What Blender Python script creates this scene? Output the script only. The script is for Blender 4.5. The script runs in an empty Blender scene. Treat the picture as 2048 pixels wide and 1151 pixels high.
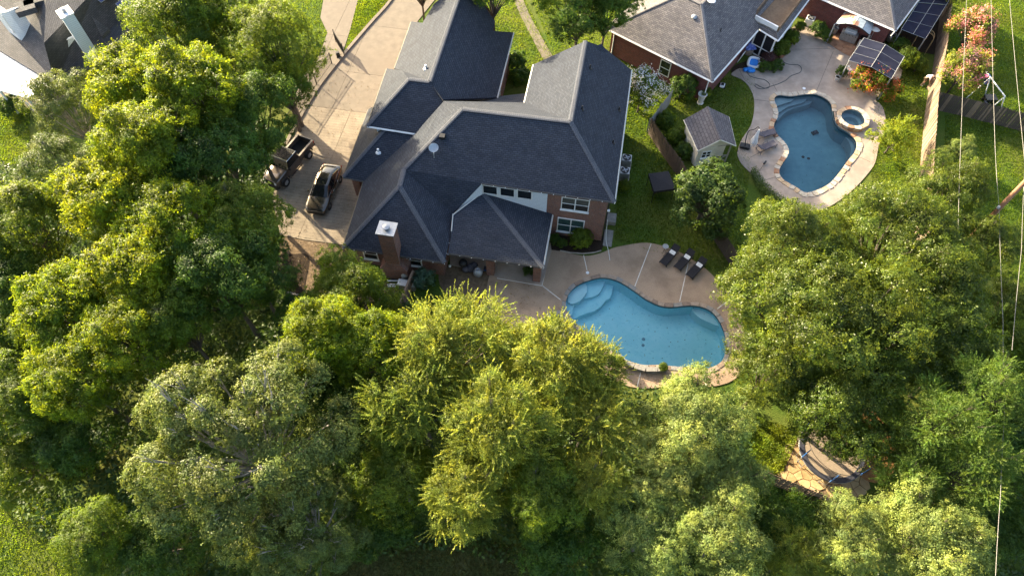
import bpy, bmesh, math, random
import numpy as np
from mathutils import Vector, Matrix
from mathutils.geometry import delaunay_2d_cdt, tessellate_polygon
PI = math.pi
random.seed(7)
sc = bpy.context.scene
COL = sc.collection

# ---------------------------------------------------------------- camera
CAM_H, PITCH, FPX = 44.0, math.radians(58.5), 1365.0
cam = bpy.data.cameras.new('camera')
cam.sensor_width = 36.0
cam.lens = 36.0 * FPX / 2048.0
cam.clip_end = 2000
cam.clip_start = 0.5
camo = bpy.data.objects.new('camera', cam)
COL.objects.link(camo)
camo.location = (0, 0, CAM_H)
camo.rotation_euler = (math.radians(90) - PITCH, 0, 0)
sc.camera = camo

# ---------------------------------------------------------------- light
SUN_EL = math.radians(20)
SUN_AZ = math.radians(45)          # west of north is negative x: direction to the sun = (-cos, sin)
sdir = Vector((-math.cos(SUN_AZ) * math.cos(SUN_EL), math.sin(SUN_AZ) * math.cos(SUN_EL), math.sin(SUN_EL)))
w = bpy.data.worlds.new('World')
sc.world = w
w.use_nodes = True
nt = w.node_tree
nt.nodes.clear()
sky = nt.nodes.new('ShaderNodeTexSky')
sky.sky_type = 'NISHITA'
sky.sun_disc = False
sky.sun_elevation = SUN_EL
sky.sun_rotation = math.atan2(sdir.x, sdir.y)
sky.air_density = 1.0
sky.dust_density = 4.0
sky.ozone_density = 0.5
bg = nt.nodes.new('ShaderNodeBackground')
bg.inputs['Strength'].default_value = 0.125
out = nt.nodes.new('ShaderNodeOutputWorld')
nt.links.new(sky.outputs[0], bg.inputs[0])
nt.links.new(bg.outputs[0], out.inputs[0])
sl = bpy.data.lights.new('sun', 'SUN')
sl.energy = 5.0
sl.angle = math.radians(0.6)
sl.color = (1.0, 0.845, 0.57)
so = bpy.data.objects.new('sun', sl)
COL.objects.link(so)
so.location = (-40, 60, 60)
so.rotation_euler = sdir.to_track_quat('Z', 'Y').to_euler()
sc.view_settings.view_transform = 'Standard'
sc.view_settings.look = 'None'
sc.view_settings.gamma = 1
sc.view_settings.use_curve_mapping = False
sc.view_settings.exposure = 2.15
sc.render.engine = 'CYCLES'
sc.cycles.max_bounces = 8
sc.cycles.diffuse_bounces = 6
sc.cycles.transmission_bounces = 5
sc.cycles.transparent_max_bounces = 8
sc.cycles.caustics_reflective = False
sc.cycles.caustics_refractive = False
sc.cycles.sample_clamp_indirect = 6
sc.cycles.use_denoising = True

# ---------------------------------------------------------------- survey: photo pixel at a known height -> place
_c, _s = math.cos(PITCH), math.sin(PITCH)
def at(px, py, z=0.0):
    dx, dy = (px - 1024) / FPX, (py - 575.5) / FPX
    d = (dx, _c - dy * _s, -_s - dy * _c)
    t = (z - CAM_H) / d[2]
    return Vector((d[0] * t, d[1] * t, z))
def depth(px, py, z=0.0):
    p = at(px, py, z)
    return p.y * _c - (p.z - CAM_H) * _s
TH = math.radians(-10.1)
U = Vector((math.cos(TH), math.sin(TH), 0)); V = Vector((-math.sin(TH), math.cos(TH), 0)); Z = Vector((0, 0, 1))
def hv(u, v, z=0.0): return U * u + V * v + Z * z
def pts(s, z=0.0):
    """'x,y x,y' -> list of places at height z"""
    return [at(*map(float, q.split(',')), z) for q in s.split()]

# ---------------------------------------------------------------- materials
MATS = {}
class NT:
    def __init__(s, name):
        s.m = bpy.data.materials.new(name); s.m.use_nodes = True
        s.t = s.m.node_tree; s.t.nodes.clear()
        s.o = s.t.nodes.new('ShaderNodeOutputMaterial')
    def n(s, ty, **kw):
        x = s.t.nodes.new('ShaderNode' + ty)
        for k, v in kw.items():
            if k.startswith('_'): setattr(x, k[1:], v)
            else:
                k2 = k.replace('__', ' ')
                x.inputs[int(k2) if k2.isdigit() else k2].default_value = v
        return x
    def l(s, a, ao, b, bi): s.t.links.new(a.outputs[ao], b.inputs[bi])
def rgba(c): return (c[0], c[1], c[2], 1.0)

def ramp2(t, src, so_, p0, p1, c0, c1):
    r = t.n('ValToRGB'); e = r.color_ramp.elements
    e[0].position, e[1].position = p0, p1
    e[0].color, e[1].color = rgba(c0), rgba(c1)
    t.l(src, so_, r, 0); return r

def pm(name, c1, c2, scale=4, rough=.8, bump=0, big=None, metal=0, spec=.4, coat=0, stretch=None, spots=None, bscale=None):
    """two-tone noise; big = (scale, colour, amount) a wide stain; spots = (scale, colour, threshold)"""
    t = NT(name)
    tc = t.n('TexCoord'); mp = t.n('Mapping')
    if stretch: mp.inputs['Scale'].default_value = stretch
    t.l(tc, 'Object', mp, 'Vector')
    nz = t.n('TexNoise', Scale=scale, Detail=6, Roughness=.65); t.l(mp, 0, nz, 'Vector')
    col = ramp2(t, nz, 0, .35, .68, c1, c2); co = 0
    def over(col, co, fac, fo, c, amt):
        mx = t.n('Mix', _data_type='RGBA', B=rgba(c)); mx.inputs[7].default_value = rgba(c)
        ml = t.n('Math', _operation='MULTIPLY'); ml.inputs[1].default_value = amt
        t.l(fac, fo, ml, 0); t.l(ml, 0, mx, 0); t.l(col, co, mx, 6); return mx, 2
    if big:
        bn = t.n('TexNoise', Scale=big[0], Detail=5, Roughness=.6); t.l(tc, 'Object', bn, 'Vector')
        br = ramp2(t, bn, 0, .45, .65, (0, 0, 0), (1, 1, 1))
        col, co = over(col, co, br, 0, big[1], big[2])
    if spots:
        vn = t.n('TexNoise', Scale=spots[0], Detail=2); t.l(tc, 'Object', vn, 'Vector')
        vr = ramp2(t, vn, 0, spots[2], spots[2] + .05, (0, 0, 0), (1, 1, 1))
        col, co = over(col, co, vr, 0, spots[1], .85)
    b = t.n('BsdfPrincipled', Roughness=rough, Metallic=metal)
    b.inputs['Specular IOR Level'].default_value = spec
    b.inputs['Coat Weight'].default_value = coat
    b.inputs['Coat Roughness'].default_value = .05
    t.l(col, co, b, 'Base Color')
    if bump:
        bz = t.n('TexNoise', Scale=bscale or scale * 2.5, Detail=5); t.l(mp, 0, bz, 'Vector')
        bp = t.n('Bump', Strength=min(1, bump), Distance=.05 * max(1, bump)); t.l(bz, 0, bp, 'Height'); t.l(bp, 0, b, 'Normal')
    t.l(b, 0, t.o, 0)
    MATS[name] = t.m; return t.m

def brickmat(name, c1, c2, mortar, bw, bh, ms, rough=.85, bump=.4, big=None, offset=.5, bias=0.0, shade=(.75, 1.25)):
    t = NT(name)
    uv = t.n('UVMap')
    nzw = t.n('TexNoise', Scale=1.7, Detail=3); t.l(uv, 0, nzw, 'Vector')
    va = t.n('VectorMath', _operation='MULTIPLY_ADD'); va.inputs[1].default_value = (.04, .02, 0)
    t.l(nzw, 1, va, 0); t.l(uv, 0, va, 2)
    br = t.n('TexBrick', Color1=rgba(c1), Color2=rgba(c2), Mortar=rgba(mortar), Scale=1.0, Bias=bias)
    br.offset = offset
    br.inputs['Mortar Size'].default_value = ms; br.inputs['Mortar Smooth'].default_value = .15
    br.inputs['Brick Width'].default_value = bw; br.inputs['Row Height'].default_value = bh
    t.l(va, 0, br, 'Vector')
    nz = t.n('TexNoise', Scale=.9, Detail=8, Roughness=.75); t.l(uv, 0, nz, 'Vector')
    mr = t.n('MapRange'); mr.inputs['From Min'].default_value = .3; mr.inputs['From Max'].default_value = .7
    mr.inputs['To Min'].default_value, mr.inputs['To Max'].default_value = shade
    t.l(nz, 0, mr, 0)
    fz = t.n('TexNoise', Scale=26, Detail=3); t.l(uv, 0, fz, 'Vector')
    fr = t.n('MapRange'); fr.inputs['From Min'].default_value = .3; fr.inputs['From Max'].default_value = .7
    fr.inputs['To Min'].default_value, fr.inputs['To Max'].default_value = .72, 1.3
    t.l(fz, 0, fr, 0)
    mm = t.n('Math', _operation='MULTIPLY'); t.l(mr, 0, mm, 0); t.l(fr, 0, mm, 1)
    mx = t.n('VectorMath', _operation='SCALE'); t.l(br, 0, mx, 0); t.l(mm, 0, mx, 'Scale')
    b = t.n('BsdfPrincipled', Roughness=rough); b.inputs['Specular IOR Level'].default_value = .35
    t.l(mx, 0, b, 'Base Color')
    if bump:
        bp = t.n('Bump', Strength=bump, Distance=.02, _invert=True); t.l(br, 1, bp, 'Height')
        b2 = t.n('Bump', Strength=.5, Distance=.02); t.l(fz, 0, b2, 'Height'); t.l(bp, 0, b2, 'Normal'); t.l(b2, 0, b, 'Normal')
    t.l(b, 0, t.o, 0)
    MATS[name] = t.m; return t.m

def leafmat(name, dark, light, trans, tw=.45, rough=.5, tint=None, tamt=.06):
    """leaf colour varies from leaf to leaf and from limb to limb; light passes through the blade"""
    t = NT(name)
    g = t.n('NewGeometry'); tc = t.n('TexCoord')
    r = ramp2(t, g, 'Random Per Island', .0, 1.0, dark, light)
    nz = t.n('TexNoise', Scale=.35, Detail=3); t.l(tc, 'Object', nz, 'Vector')
    mr = t.n('MapRange'); mr.inputs['From Min'].default_value = .3; mr.inputs['From Max'].default_value = .7
    mr.inputs['To Min'].default_value, mr.inputs['To Max'].default_value = .60, 1.36
    t.l(nz, 0, mr, 0)
    sc0 = t.n('VectorMath', _operation='SCALE'); t.l(r, 0, sc0, 0); t.l(mr, 0, sc0, 'Scale')
    hz = t.n('TexNoise', Scale=.8, Detail=4); t.l(tc, 'Object', hz, 'Vector')
    hr = ramp2(t, hz, 0, .36, .64, (.82, .95, 1.12), (1.14, 1.06, .88))
    sc1 = t.n('VectorMath', _operation='MULTIPLY'); t.l(sc0, 0, sc1, 0); t.l(hr, 0, sc1, 1)
    oi = t.n('ObjectInfo'); tv = ramp2(t, oi, 'Random', .0, 1.0, (.84, .90, .9), (1.22, 1.10, 1.1))
    s2 = t.n('VectorMath', _operation='MULTIPLY'); t.l(sc1, 0, s2, 0); t.l(tv, 0, s2, 1); sc1 = s2
    src, so1 = sc1, 0
    if tint:
        n2 = t.n('TexNoise', Scale=.9, Detail=2); t.l(tc, 'Object', n2, 'Vector')
        ad = t.n('Math', _operation='ADD'); t.l(n2, 0, ad, 0); t.l(g, 'Random Per Island', ad, 1)
        rr = ramp2(t, ad, 0, 1.55 - tamt * 2, 1.6 - tamt * 2, (0, 0, 0), (1, 1, 1))
        rr2 = t.n('Math', _operation='MULTIPLY'); rr2.inputs[1].default_value = .85
        t.l(rr, 0, rr2, 0)
        mx = t.n('Mix', _data_type='RGBA'); mx.inputs[7].default_value = rgba(tint)
        t.l(rr2, 0, mx, 0); t.l(sc1, 0, mx, 6); src, so1 = mx, 2
    b = t.n('BsdfPrincipled', Roughness=rough); b.inputs['Specular IOR Level'].default_value = .28
    t.l(src, so1, b, 'Base Color')
    tr = t.n('BsdfTranslucent', Color=rgba(trans))
    ts = t.n('VectorMath', _operation='MULTIPLY'); ts.inputs[1].default_value = (trans[0] / light[0], trans[1] / light[1], trans[2] / light[2])
    t.l(src, so1, ts, 0); t.l(ts, 0, tr, 'Color')
    mi = t.n('MixShader'); mi.inputs[0].default_value = tw
    t.l(b, 0, mi, 1); t.l(tr, 0, mi, 2); t.l(mi, 0, t.o, 0)
    MATS[name] = t.m; return t.m

def watermat(name, tint):
    t = NT(name)
    fr = t.n('Fresnel', IOR=1.33)
    tc = t.n('TexCoord'); nz = t.n('TexNoise', Scale=2.6, Detail=4, Roughness=.55); t.l(tc, 'Object', nz, 'Vector')
    bp = t.n('Bump', Strength=.35, Distance=.06); t.l(nz, 0, bp, 'Height')
    t.l(bp, 0, fr, 'Normal')
    tr = t.n('BsdfTransparent', Color=rgba(tint)); gl = t.n('BsdfGlossy', Roughness=.03)
    gl.inputs['Color'].default_value = (1, 1, 1, 1)
    t.l(bp, 0, gl, 'Normal')
    mi = t.n('MixShader'); t.l(fr, 0, mi, 0); t.l(tr, 0, mi, 1); t.l(gl, 0, mi, 2); t.l(mi, 0, t.o, 0)
    MATS[name] = t.m; return t.m

def glassmat(name, c, rough=.06):
    return pm(name, c, tuple(min(1, x * 1.5 + .004) for x in c), 2, rough, 0, spec=.6)

brickmat('shingle', (.025, .032, .048), (.040, .048, .066), (.010, .013, .020), .33, .145, .016, .9, .5, shade=(.82, 1.2))
brickmat('shingle_old', (.105, .100, .108), (.175, .160, .160), (.06, .056, .062), .34, .15, .016, .9, .5, shade=(.75, 1.25))
brickmat('shingle_shed', (.095, .090, .100), (.13, .122, .13), (.06, .056, .062), .5, .26, .03, .9, .6)
brickmat('shingle_west', (.066, .066, .072), (.100, .098, .104), (.034, .034, .038), .33, .145, .016, .9, .5)
brickmat('brick', (.25, .088, .056), (.15, .060, .048), (.28, .24, .20), .22, .075, .010, .9, .5)
brickmat('brick_red', (.17, .040, .036), (.11, .030, .032), (.16, .11, .10), .22, .075, .010, .9, .5)
brickmat('siding', (.72, .76, .80), (.70, .74, .78), (.45, .48, .52), 30, .16, .010, .6, .5, shade=(.95, 1.04))
brickmat('siding_cream', (.74, .69, .56), (.72, .67, .55), (.5, .46, .38), 30, .18, .010, .6, .5, shade=(.93, 1.05))
brickmat('driveway_concrete', (.265, .217, .160), (.25, .203, .15), (.19, .152, .112), 40, .30, .018, .9, .2, shade=(.66, 1.22))
pm('concrete', (.150, .126, .098), (.205, .168, .130), 1.3, .9, .15, big=(.22, (.165, .135, .105), .7))
pm('concrete_grey', (.31, .25, .205), (.41, .335, .275), 1.2, .9, .15, big=(.5, (.22, .18, .15), .7))
pm('aggregate', (.29, .205, .138), (.46, .335, .235), 16, .9, .35, big=(.5, (.22, .155, .105), .7), bscale=30)
pm('joint', (.62, .58, .52), (.75, .72, .66), 3, .8)
pm('joint_dark', (.10, .085, .07), (.16, .13, .10), 3, .9)
pm('rough_grass', (.055, .075, .018), (.10, .115, .035), 5, .95, .9, big=(.5, (.13, .11, .05), .5), spec=.1)
pm('grass', (.040, .075, .012), (.085, .130, .020), 7, .95, .9, big=(.16, (.16, .15, .035), .6), spec=.1, bscale=14)
pm('mulch', (.022, .016, .012), (.06, .042, .030), 14, .95, .8, spec=.1)
pm('dirt', (.12, .085, .055), (.23, .165, .105), 4, .95, .6, big=(.6, (.08, .06, .04), .7), spec=.1)
pm('trim_white', (.74, .74, .73), (.82, .82, .80), 3, .55, 0, big=(1.2, (.62, .61, .58), .5))
pm('metal_white', (.78, .78, .77), (.84, .84, .83), 3, .35, 0)
pm('roof_white', (.70, .69, .67), (.76, .75, .73), 1, .5, 0)
pm('gutter', (.50, .50, .48), (.60, .59, .56), 2, .5, 0)
pm('gutter_dark', (.055, .05, .045), (.09, .08, .07), 2, .5, 0)
pm('soffit', (.40, .38, .35), (.46, .44, .40), 2, .8)
glassmat('glass_dark', (.010, .014, .016))
glassmat('glass_blind', (.055, .060, .055), .12)
glassmat('glass_green', (.03, .06, .06))
pm('screen_black', (.008, .008, .010), (.016, .016, .02), 8, .6)
pm('galvanised', (.30, .32, .34), (.42, .44, .46), 5, .5, .1, metal=.6)
pm('rusty_metal', (.26, .31, .35), (.42, .47, .50), 4, .6, .1, spots=(1.1, (.33, .13, .05), .52))
pm('steel', (.30, .31, .31), (.46, .46, .45), 6, .4, .1, metal=.5)
pm('black_metal', (.012, .012, .013), (.026, .025, .025), 5, .45, 0)
pm('black_plastic', (.010, .010, .011), (.020, .020, .021), 5, .5, 0)
pm('rubber', (.012, .012, .012), (.022, .021, .020), 9, .85, .2)
pm('black_fabric', (.016, .015, .018), (.030, .028, .033), 12, .9, .3)
pm('charcoal_fabric', (.075, .070, .085), (.11, .10, .12), 12, .9, .3)
pm('shade_cloth', (.015, .017, .032), (.022, .025, .044), 1.2, .95, .1, spec=.05)
pm('white_fabric', (.72, .70, .68), (.84, .82, .80), 4, .8, .3, spots=(6, (.25, .27, .30), .62))
pm('canvas_white', (.62, .62, .64), (.78, .78, .80), 5, .8, .4)
pm('truck_paint_skylit', (.30, .25, .20), (.38, .32, .26), 3, .5)  # truck paint of the bed rail, lightened to imitate sky reflection
pm('car_paint', (.085, .072, .058), (.10, .085, .068), 1, .25, 0, metal=.8, coat=1.0)
pm('truck_paint', (.13, .10, .08), (.16, .125, .10), 1, .28, 0, metal=.6, coat=1.0)
pm('truck_top', (.030, .026, .024), (.045, .038, .034), 6, .35, 0, spec=.5)
glassmat('car_glass', (.006, .007, .008), .04)
pm('chrome', (.60, .60, .60), (.66, .66, .66), 3, .2, 0, metal=1)
pm('tail_red', (.35, .012, .010), (.42, .018, .014), 3, .25, 0)
pm('headlight_glass', (.55, .56, .58), (.66, .67, .69), 8, .12, 0)
pm('plaster_blue', (.36, .74, .80), (.46, .80, .85), 1.4, .8, 0, big=(.5, (.32, .70, .77), .5), spots=(5, (.30, .66, .73), .60))
pm('plaster_mid', (.38, .74, .80), (.46, .79, .84), 1.6, .8, 0)
pm('plaster_step', (.47, .75, .78), (.55, .80, .82), 1.6, .8, 0)
pm('plaster_grey', (.15, .30, .35), (.20, .37, .42), 1.4, .8, 0, big=(.4, (.12, .25, .30), .6))
pm('plaster_grey_step', (.26, .36, .39), (.33, .42, .45), 1.6, .8, 0)
watermat('water', (.86, .97, .99))
watermat('water_dark', (.76, .90, .93))
pm('drain_cover', (.10, .22, .28), (.14, .28, .34), 5, .6)
pm('tile_line', (.03, .07, .10), (.06, .12, .16), 9, .3, 0)
pm('coping_tan', (.26, .20, .15), (.38, .30, .235), 3, .9, .4, bscale=9)
pm('coping_brown', (.17, .125, .095), (.27, .205, .16), 3, .9, .4, bscale=9)
pm('coping_grey', (.20, .19, .175), (.30, .28, .255), 3, .9, .4, bscale=9)
pm('stone_cream', (.38, .33, .265), (.52, .46, .375), 2, .9, .5, bscale=7)
pm('stone_tan', (.40, .28, .17), (.55, .42, .28), 2, .9, .5, bscale=7)
pm('stone_rust', (.26, .13, .075), (.40, .23, .14), 2, .9, .5, bscale=7)
pm('stone_gold', (.40, .28, .135), (.54, .40, .22), 2, .9, .5, bscale=7)
pm('stone_gold_dark', (.32, .21, .095), (.44, .31, .16), 2, .9, .5, bscale=7)
pm('leaf_litter', (.24, .105, .035), (.40, .20, .075), 9, .95, .8, bscale=16)
pm('wood_fence', (.155, .105, .072), (.27, .19, .13), 5, .9, .4, stretch=(6, 6, .4))
pm('wood_fence_pale', (.22, .165, .12), (.34, .26, .19), 5, .9, .4, stretch=(6, 6, .4))
pm('wood_fence_dark', (.055, .040, .032), (.11, .082, .064), 5, .9, .4, stretch=(6, 6, .4))
pm('wood_grey', (.24, .225, .205), (.36, .34, .31), 5, .9, .4, stretch=(3, 3, .5))
pm('wood_deck', (.13, .085, .05), (.21, .14, .085), 5, .85, .3, big=(.5, (.09, .06, .04), .6))
pm('wood_pole', (.24, .115, .06), (.36, .19, .11), 6, .85, .3, stretch=(4, 4, .3))
pm('timber', (.28, .24, .20), (.42, .37, .31), 4, .9, .3)
pm('bark', (.060, .048, .038), (.14, .115, .092), 5, .95, .8, stretch=(2, 2, .5))
pm('bark_pale', (.22, .195, .17), (.38, .345, .31), 5, .95, .8, stretch=(2, 2, .5))
pm('terracotta', (.32, .15, .09), (.42, .22, .14), 5, .85)
pm('pot_white', (.50, .48, .45), (.64, .62, .58), 5, .8, .2)
pm('blue_plastic', (.010, .17, .60), (.020, .24, .70), 2, .3)
pm('blue_pattern', (.03, .09, .55), (.35, .45, .80), 7, .6, .4)
pm('white_plastic', (.70, .71, .72), (.80, .81, .82), 2, .4)
pm('pvc', (.62, .63, .64), (.74, .75, .76), 3, .35)
pm('hose', (.07, .075, .07), (.10, .105, .10), 3, .6)
pm('solar_cell', (.010, .022, .090), (.016, .034, .13), 1, .2, 0, spec=.6)
pm('blue_foam', (.03, .11, .34), (.05, .16, .42), 3, .5)
pm('tramp_mat', (.24, .19, .145), (.31, .25, .19), 8, .9, spec=.1)
pm('navy_pad', (.022, .024, .038), (.045, .047, .065), 8, .7, .4)
pm('cable', (.20, .185, .165), (.26, .24, .22), 2, .5)
pm('skin', (.42, .25, .17), (.50, .31, .22), 4, .6)
pm('shirt', (.50, .46, .52), (.62, .57, .63), 6, .9, .4)
pm('shorts', (.20, .14, .09), (.28, .20, .13), 6, .9, .4)
pm('hair_dark', (.02, .015, .012), (.04, .03, .024), 20, .7, .5)
pm('pink_toy', (.60, .08, .22), (.70, .14, .30), 3, .5)
pm('cardboard', (.42, .30, .18), (.50, .37, .24), 3, .85)
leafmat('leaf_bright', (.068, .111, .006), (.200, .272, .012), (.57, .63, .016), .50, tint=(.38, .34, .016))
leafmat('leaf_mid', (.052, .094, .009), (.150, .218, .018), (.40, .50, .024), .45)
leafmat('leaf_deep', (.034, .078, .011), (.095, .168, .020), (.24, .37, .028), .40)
leafmat('leaf_olive', (.066, .094, .022), (.168, .212, .046), (.30, .37, .05), .30, tint=(.22, .17, .10), tamt=.03)
leafmat('leaf_elm', (.100, .138, .018), (.285, .330, .046), (.56, .60, .07), .46, tint=(.40, .37, .06))
leafmat('leaf_pale', (.100, .140, .030), (.285, .345, .080), (.42, .49, .08), .36, tint=(.56, .54, .26), tamt=.06)
leafmat('leaf_oak', (.042, .072, .010), (.142, .186, .022), (.35, .41, .03), .38, rough=.38, tint=(.34, .28, .03), tamt=.03)
leafmat('blade', (.042, .082, .007), (.108, .172, .014), (.30, .40, .014), .5)
leafmat('blade_dry', (.09, .085, .02), (.19, .17, .05), (.25, .23, .06), .4)
leafmat('fallen_leaf', (.12, .07, .025), (.26, .17, .06), (.2, .14, .05), .2)
leafmat('debris', (.02, .03, .02), (.07, .08, .04), (.06, .07, .03), .1)
leafmat('leaf_fern', (.075, .130, .022), (.17, .25, .042), (.33, .46, .05), .45)
leafmat('leaf_lime', (.13, .19, .012), (.25, .32, .02), (.50, .52, .03), .5)
leafmat('leaf_round', (.032, .066, .014), (.085, .132, .026), (.20, .28, .035), .38)
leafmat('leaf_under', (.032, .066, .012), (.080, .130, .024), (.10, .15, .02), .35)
leafmat('leaf_blue', (.05, .105, .06), (.10, .17, .10), (.12, .2, .1), .3)
leafmat('leaf_purple', (.07, .03, .03), (.13, .06, .05), (.2, .08, .05), .3)
leafmat('flower_pink', (.50, .13, .12), (.70, .34, .27), (.6, .28, .2), .3)
leafmat('flower_red', (.50, .06, .03), (.66, .16, .06), (.6, .15, .05), .3)
leafmat('flower_white', (.66, .64, .60), (.80, .78, .74), (.7, .7, .6), .3)

# ---------------------------------------------------------------- objects
OFF = {}
def link(o, parent=None):
    COL.objects.link(o)
    if parent is not None: o.parent = parent
    return o
def tag(o, label=None, cat=None, group=None, kind=None):
    for k, v in (('label', label), ('category', cat), ('group', group), ('kind', kind)):
        if v: o[k] = v
    return o
def thing(name, label, cat, loc=(0, 0, 0), group=None):
    o = bpy.data.objects.new(name, None); o.empty_display_size = .3
    link(o); o.location = Vector(loc)
    OFF[o] = Vector(loc)
    return tag(o, label, cat, group)
def copy_tree(o, parent=None):
    c = o.copy(); COL.objects.link(c); c.parent = parent
    for ch in o.children: copy_tree(ch, c)
    OFF[c] = OFF.get(o, Vector())
    return c

class MB:
    """collects shapes and links them as ONE mesh object"""
    def __init__(s): s.v = []; s.f = []
    def face(s, ps):
        b = len(s.v); s.v += [Vector(p) for p in ps]; s.f.append(tuple(range(b, b + len(ps)))); return s
    def poly(s, ps):
        ps = [Vector(p) for p in ps]; b = len(s.v); s.v += ps
        if len(ps) <= 4: s.f.append(tuple(range(b, b + len(ps))))
        else: s.f += [tuple(b + i for i in t) for t in tessellate_polygon([ps])]
        return s
    def hexa(s, a, b_):
        """bottom ring a, top ring b_ (same length, counter-clockwise from above)"""
        n = len(a); b = len(s.v); s.v += [Vector(p) for p in a] + [Vector(p) for p in b_]
        s.f.append(tuple(b + i for i in range(n - 1, -1, -1))); s.f.append(tuple(b + n + i for i in range(n)))
        for i in range(n): j = (i + 1) % n; s.f.append((b + i, b + j, b + n + j, b + n + i))
        return s
    def prism(s, ps, z0, z1):
        ps = ccw([Vector((p[0], p[1], 0)) for p in ps]); n = len(ps); b = len(s.v)
        s.v += [Vector((p.x, p.y, z0)) for p in ps] + [Vector((p.x, p.y, z1)) for p in ps]
        if n <= 4:
            s.f.append(tuple(b + i for i in range(n - 1, -1, -1))); s.f.append(tuple(b + n + i for i in range(n)))
        else:
            for t in tessellate_polygon([ps]):
                a, c, d = t
                if (ps[c] - ps[a]).cross(ps[d] - ps[a]).z < 0: c, d = d, c
                s.f.append((b + n + a, b + n + c, b + n + d)); s.f.append((b + d, b + c, b + a))
        for i in range(n): j = (i + 1) % n; s.f.append((b + i, b + j, b + n + j, b + n + i))
        return s
    def box(s, c, size, rz=0, ry=0, rx=0, taper=1.0):
        m = Matrix.Translation(Vector(c)) @ Matrix.Rotation(rz, 4, 'Z') @ Matrix.Rotation(ry, 4, 'Y') @ Matrix.Rotation(rx, 4, 'X')
        x, y, z = (q / 2 for q in size)
        bot = [(-x, -y), (x, -y), (x, y), (-x, y)]
        return s.hexa([m @ Vector((p, q, -z)) for p, q in bot], [m @ Vector((p * taper, q * taper, z)) for p, q in bot])
    def tube(s, ps, r, n=6, caps=True, flat=1.0):
        ps = [Vector(p) for p in ps]; rs = r if isinstance(r, (list, tuple)) else [r] * len(ps)
        b = len(s.v); up = None
        for i, p in enumerate(ps):
            d = (ps[min(i + 1, len(ps) - 1)] - ps[max(i - 1, 0)])
            d = d.normalized() if d.length > 1e-9 else Vector((0, 0, 1))
            if up is None: up = Vector((0, 0, 1)) if abs(d.z) < .9 else Vector((1, 0, 0))
            a = d.cross(up).normalized(); e = a.cross(d).normalized(); up = e
            for k in range(n):
                t = 2 * PI * k / n; s.v.append(p + a * (rs[i] * math.cos(t)) + e * (rs[i] * flat * math.sin(t)))
        for i in range(len(ps) - 1):
            for k in range(n):
                k2 = (k + 1) % n; s.f.append((b + i * n + k, b + i * n + k2, b + (i + 1) * n + k2, b + (i + 1) * n + k))
        if caps:
            s.f.append(tuple(b + k for k in range(n - 1, -1, -1))); q = b + (len(ps) - 1) * n; s.f.append(tuple(q + k for k in range(n)))
        return s
    def lathe(s, c, prof, n=14, sx=1, sy=1, rz=0, close=True):
        c = Vector(c); b = len(s.v)
        for r, z in prof:
            for k in range(n):
                t = 2 * PI * k / n + rz; s.v.append(c + Vector((r * sx * math.cos(t), r * sy * math.sin(t), z)))
        for i in range(len(prof) - 1):
            for k in range(n): k2 = (k + 1) % n; s.f.append((b + i * n + k, b + i * n + k2, b + (i + 1) * n + k2, b + (i + 1) * n + k))
        if close and prof[0][0] > 1e-4: s.f.append(tuple(b + k for k in range(n - 1, -1, -1)))
        q = b + (len(prof) - 1) * n
        if close and prof[-1][0] > 1e-4: s.f.append(tuple(q + k for k in range(n)))
        return s
    def slab(s, ps, th):
        """a planar-ish roof facet given thickness downwards"""
        ps = [Vector(p) for p in ps]; n = len(ps); b = len(s.v)
        nrm = Vector()
        for i in range(n): nrm += ps[i].cross(ps[(i + 1) % n])
        if nrm.z < 0: ps.reverse()
        s.v += [p - Vector((0, 0, th)) for p in ps] + ps
        tr = [tuple(range(n))] if n <= 4 else [tuple(t) for t in tessellate_polygon([ps])]
        for t in tr:
            t = list(t)
            nn = (ps[t[1]] - ps[t[0]]).cross(ps[t[2]] - ps[t[0]])
            if nn.z < 0: t.reverse()
            s.f.append(tuple(b + n + i for i in t)); s.f.append(tuple(b + i for i in reversed(t)))
        for i in range(n): j = (i + 1) % n; s.f.append((b + i, b + j, b + n + j, b + n + i))
        return s
    def build(s, name, mat, parent=None, smooth=False, uv=False, bevel=0, kind=None, label=None):
        me = bpy.data.meshes.new(name)
        off = OFF.get(parent, Vector()) if parent is not None else Vector()
        me.from_pydata([v - off for v in s.v], [], s.f)
        me.materials.append(MATS[mat])
        if uv:
            l = me.uv_layers.new(name='UVMap')
            for p in me.polygons:
                nn = p.normal
                if abs(nn.z) > .999: tx = U.copy()
                else: tx = Z.cross(nn).normalized()
                ty = nn.cross(tx)
                for li in p.loop_indices:
                    co = me.vertices[me.loops[li].vertex_index].co + off
                    l.data[li].uv = (co.dot(tx), co.dot(ty))
        if smooth: me.polygons.foreach_set('use_smooth', [True] * len(me.polygons))
        o = bpy.data.objects.new(name, me); link(o, parent)
        if parent is not None: OFF[o] = off
        if bevel:
            bm = bmesh.new(); bm.from_mesh(me)
            bmesh.ops.remove_doubles(bm, verts=bm.verts, dist=.0005)
            ed = [e for e in bm.edges if len(e.link_faces) == 2 and e.calc_face_angle(0) > .5]
            bmesh.ops.bevel(bm, geom=ed, offset=bevel, segments=2, affect='EDGES', clamp_overlap=True)
            bm.to_mesh(me); bm.free()
        if kind: o['kind'] = kind
        if label: o['label'] = label
        return o
def ccw(ps):
    a = sum(ps[i].x * ps[(i + 1) % len(ps)].y - ps[(i + 1) % len(ps)].x * ps[i].y for i in range(len(ps)))
    return ps if a > 0 else list(reversed(ps))
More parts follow.
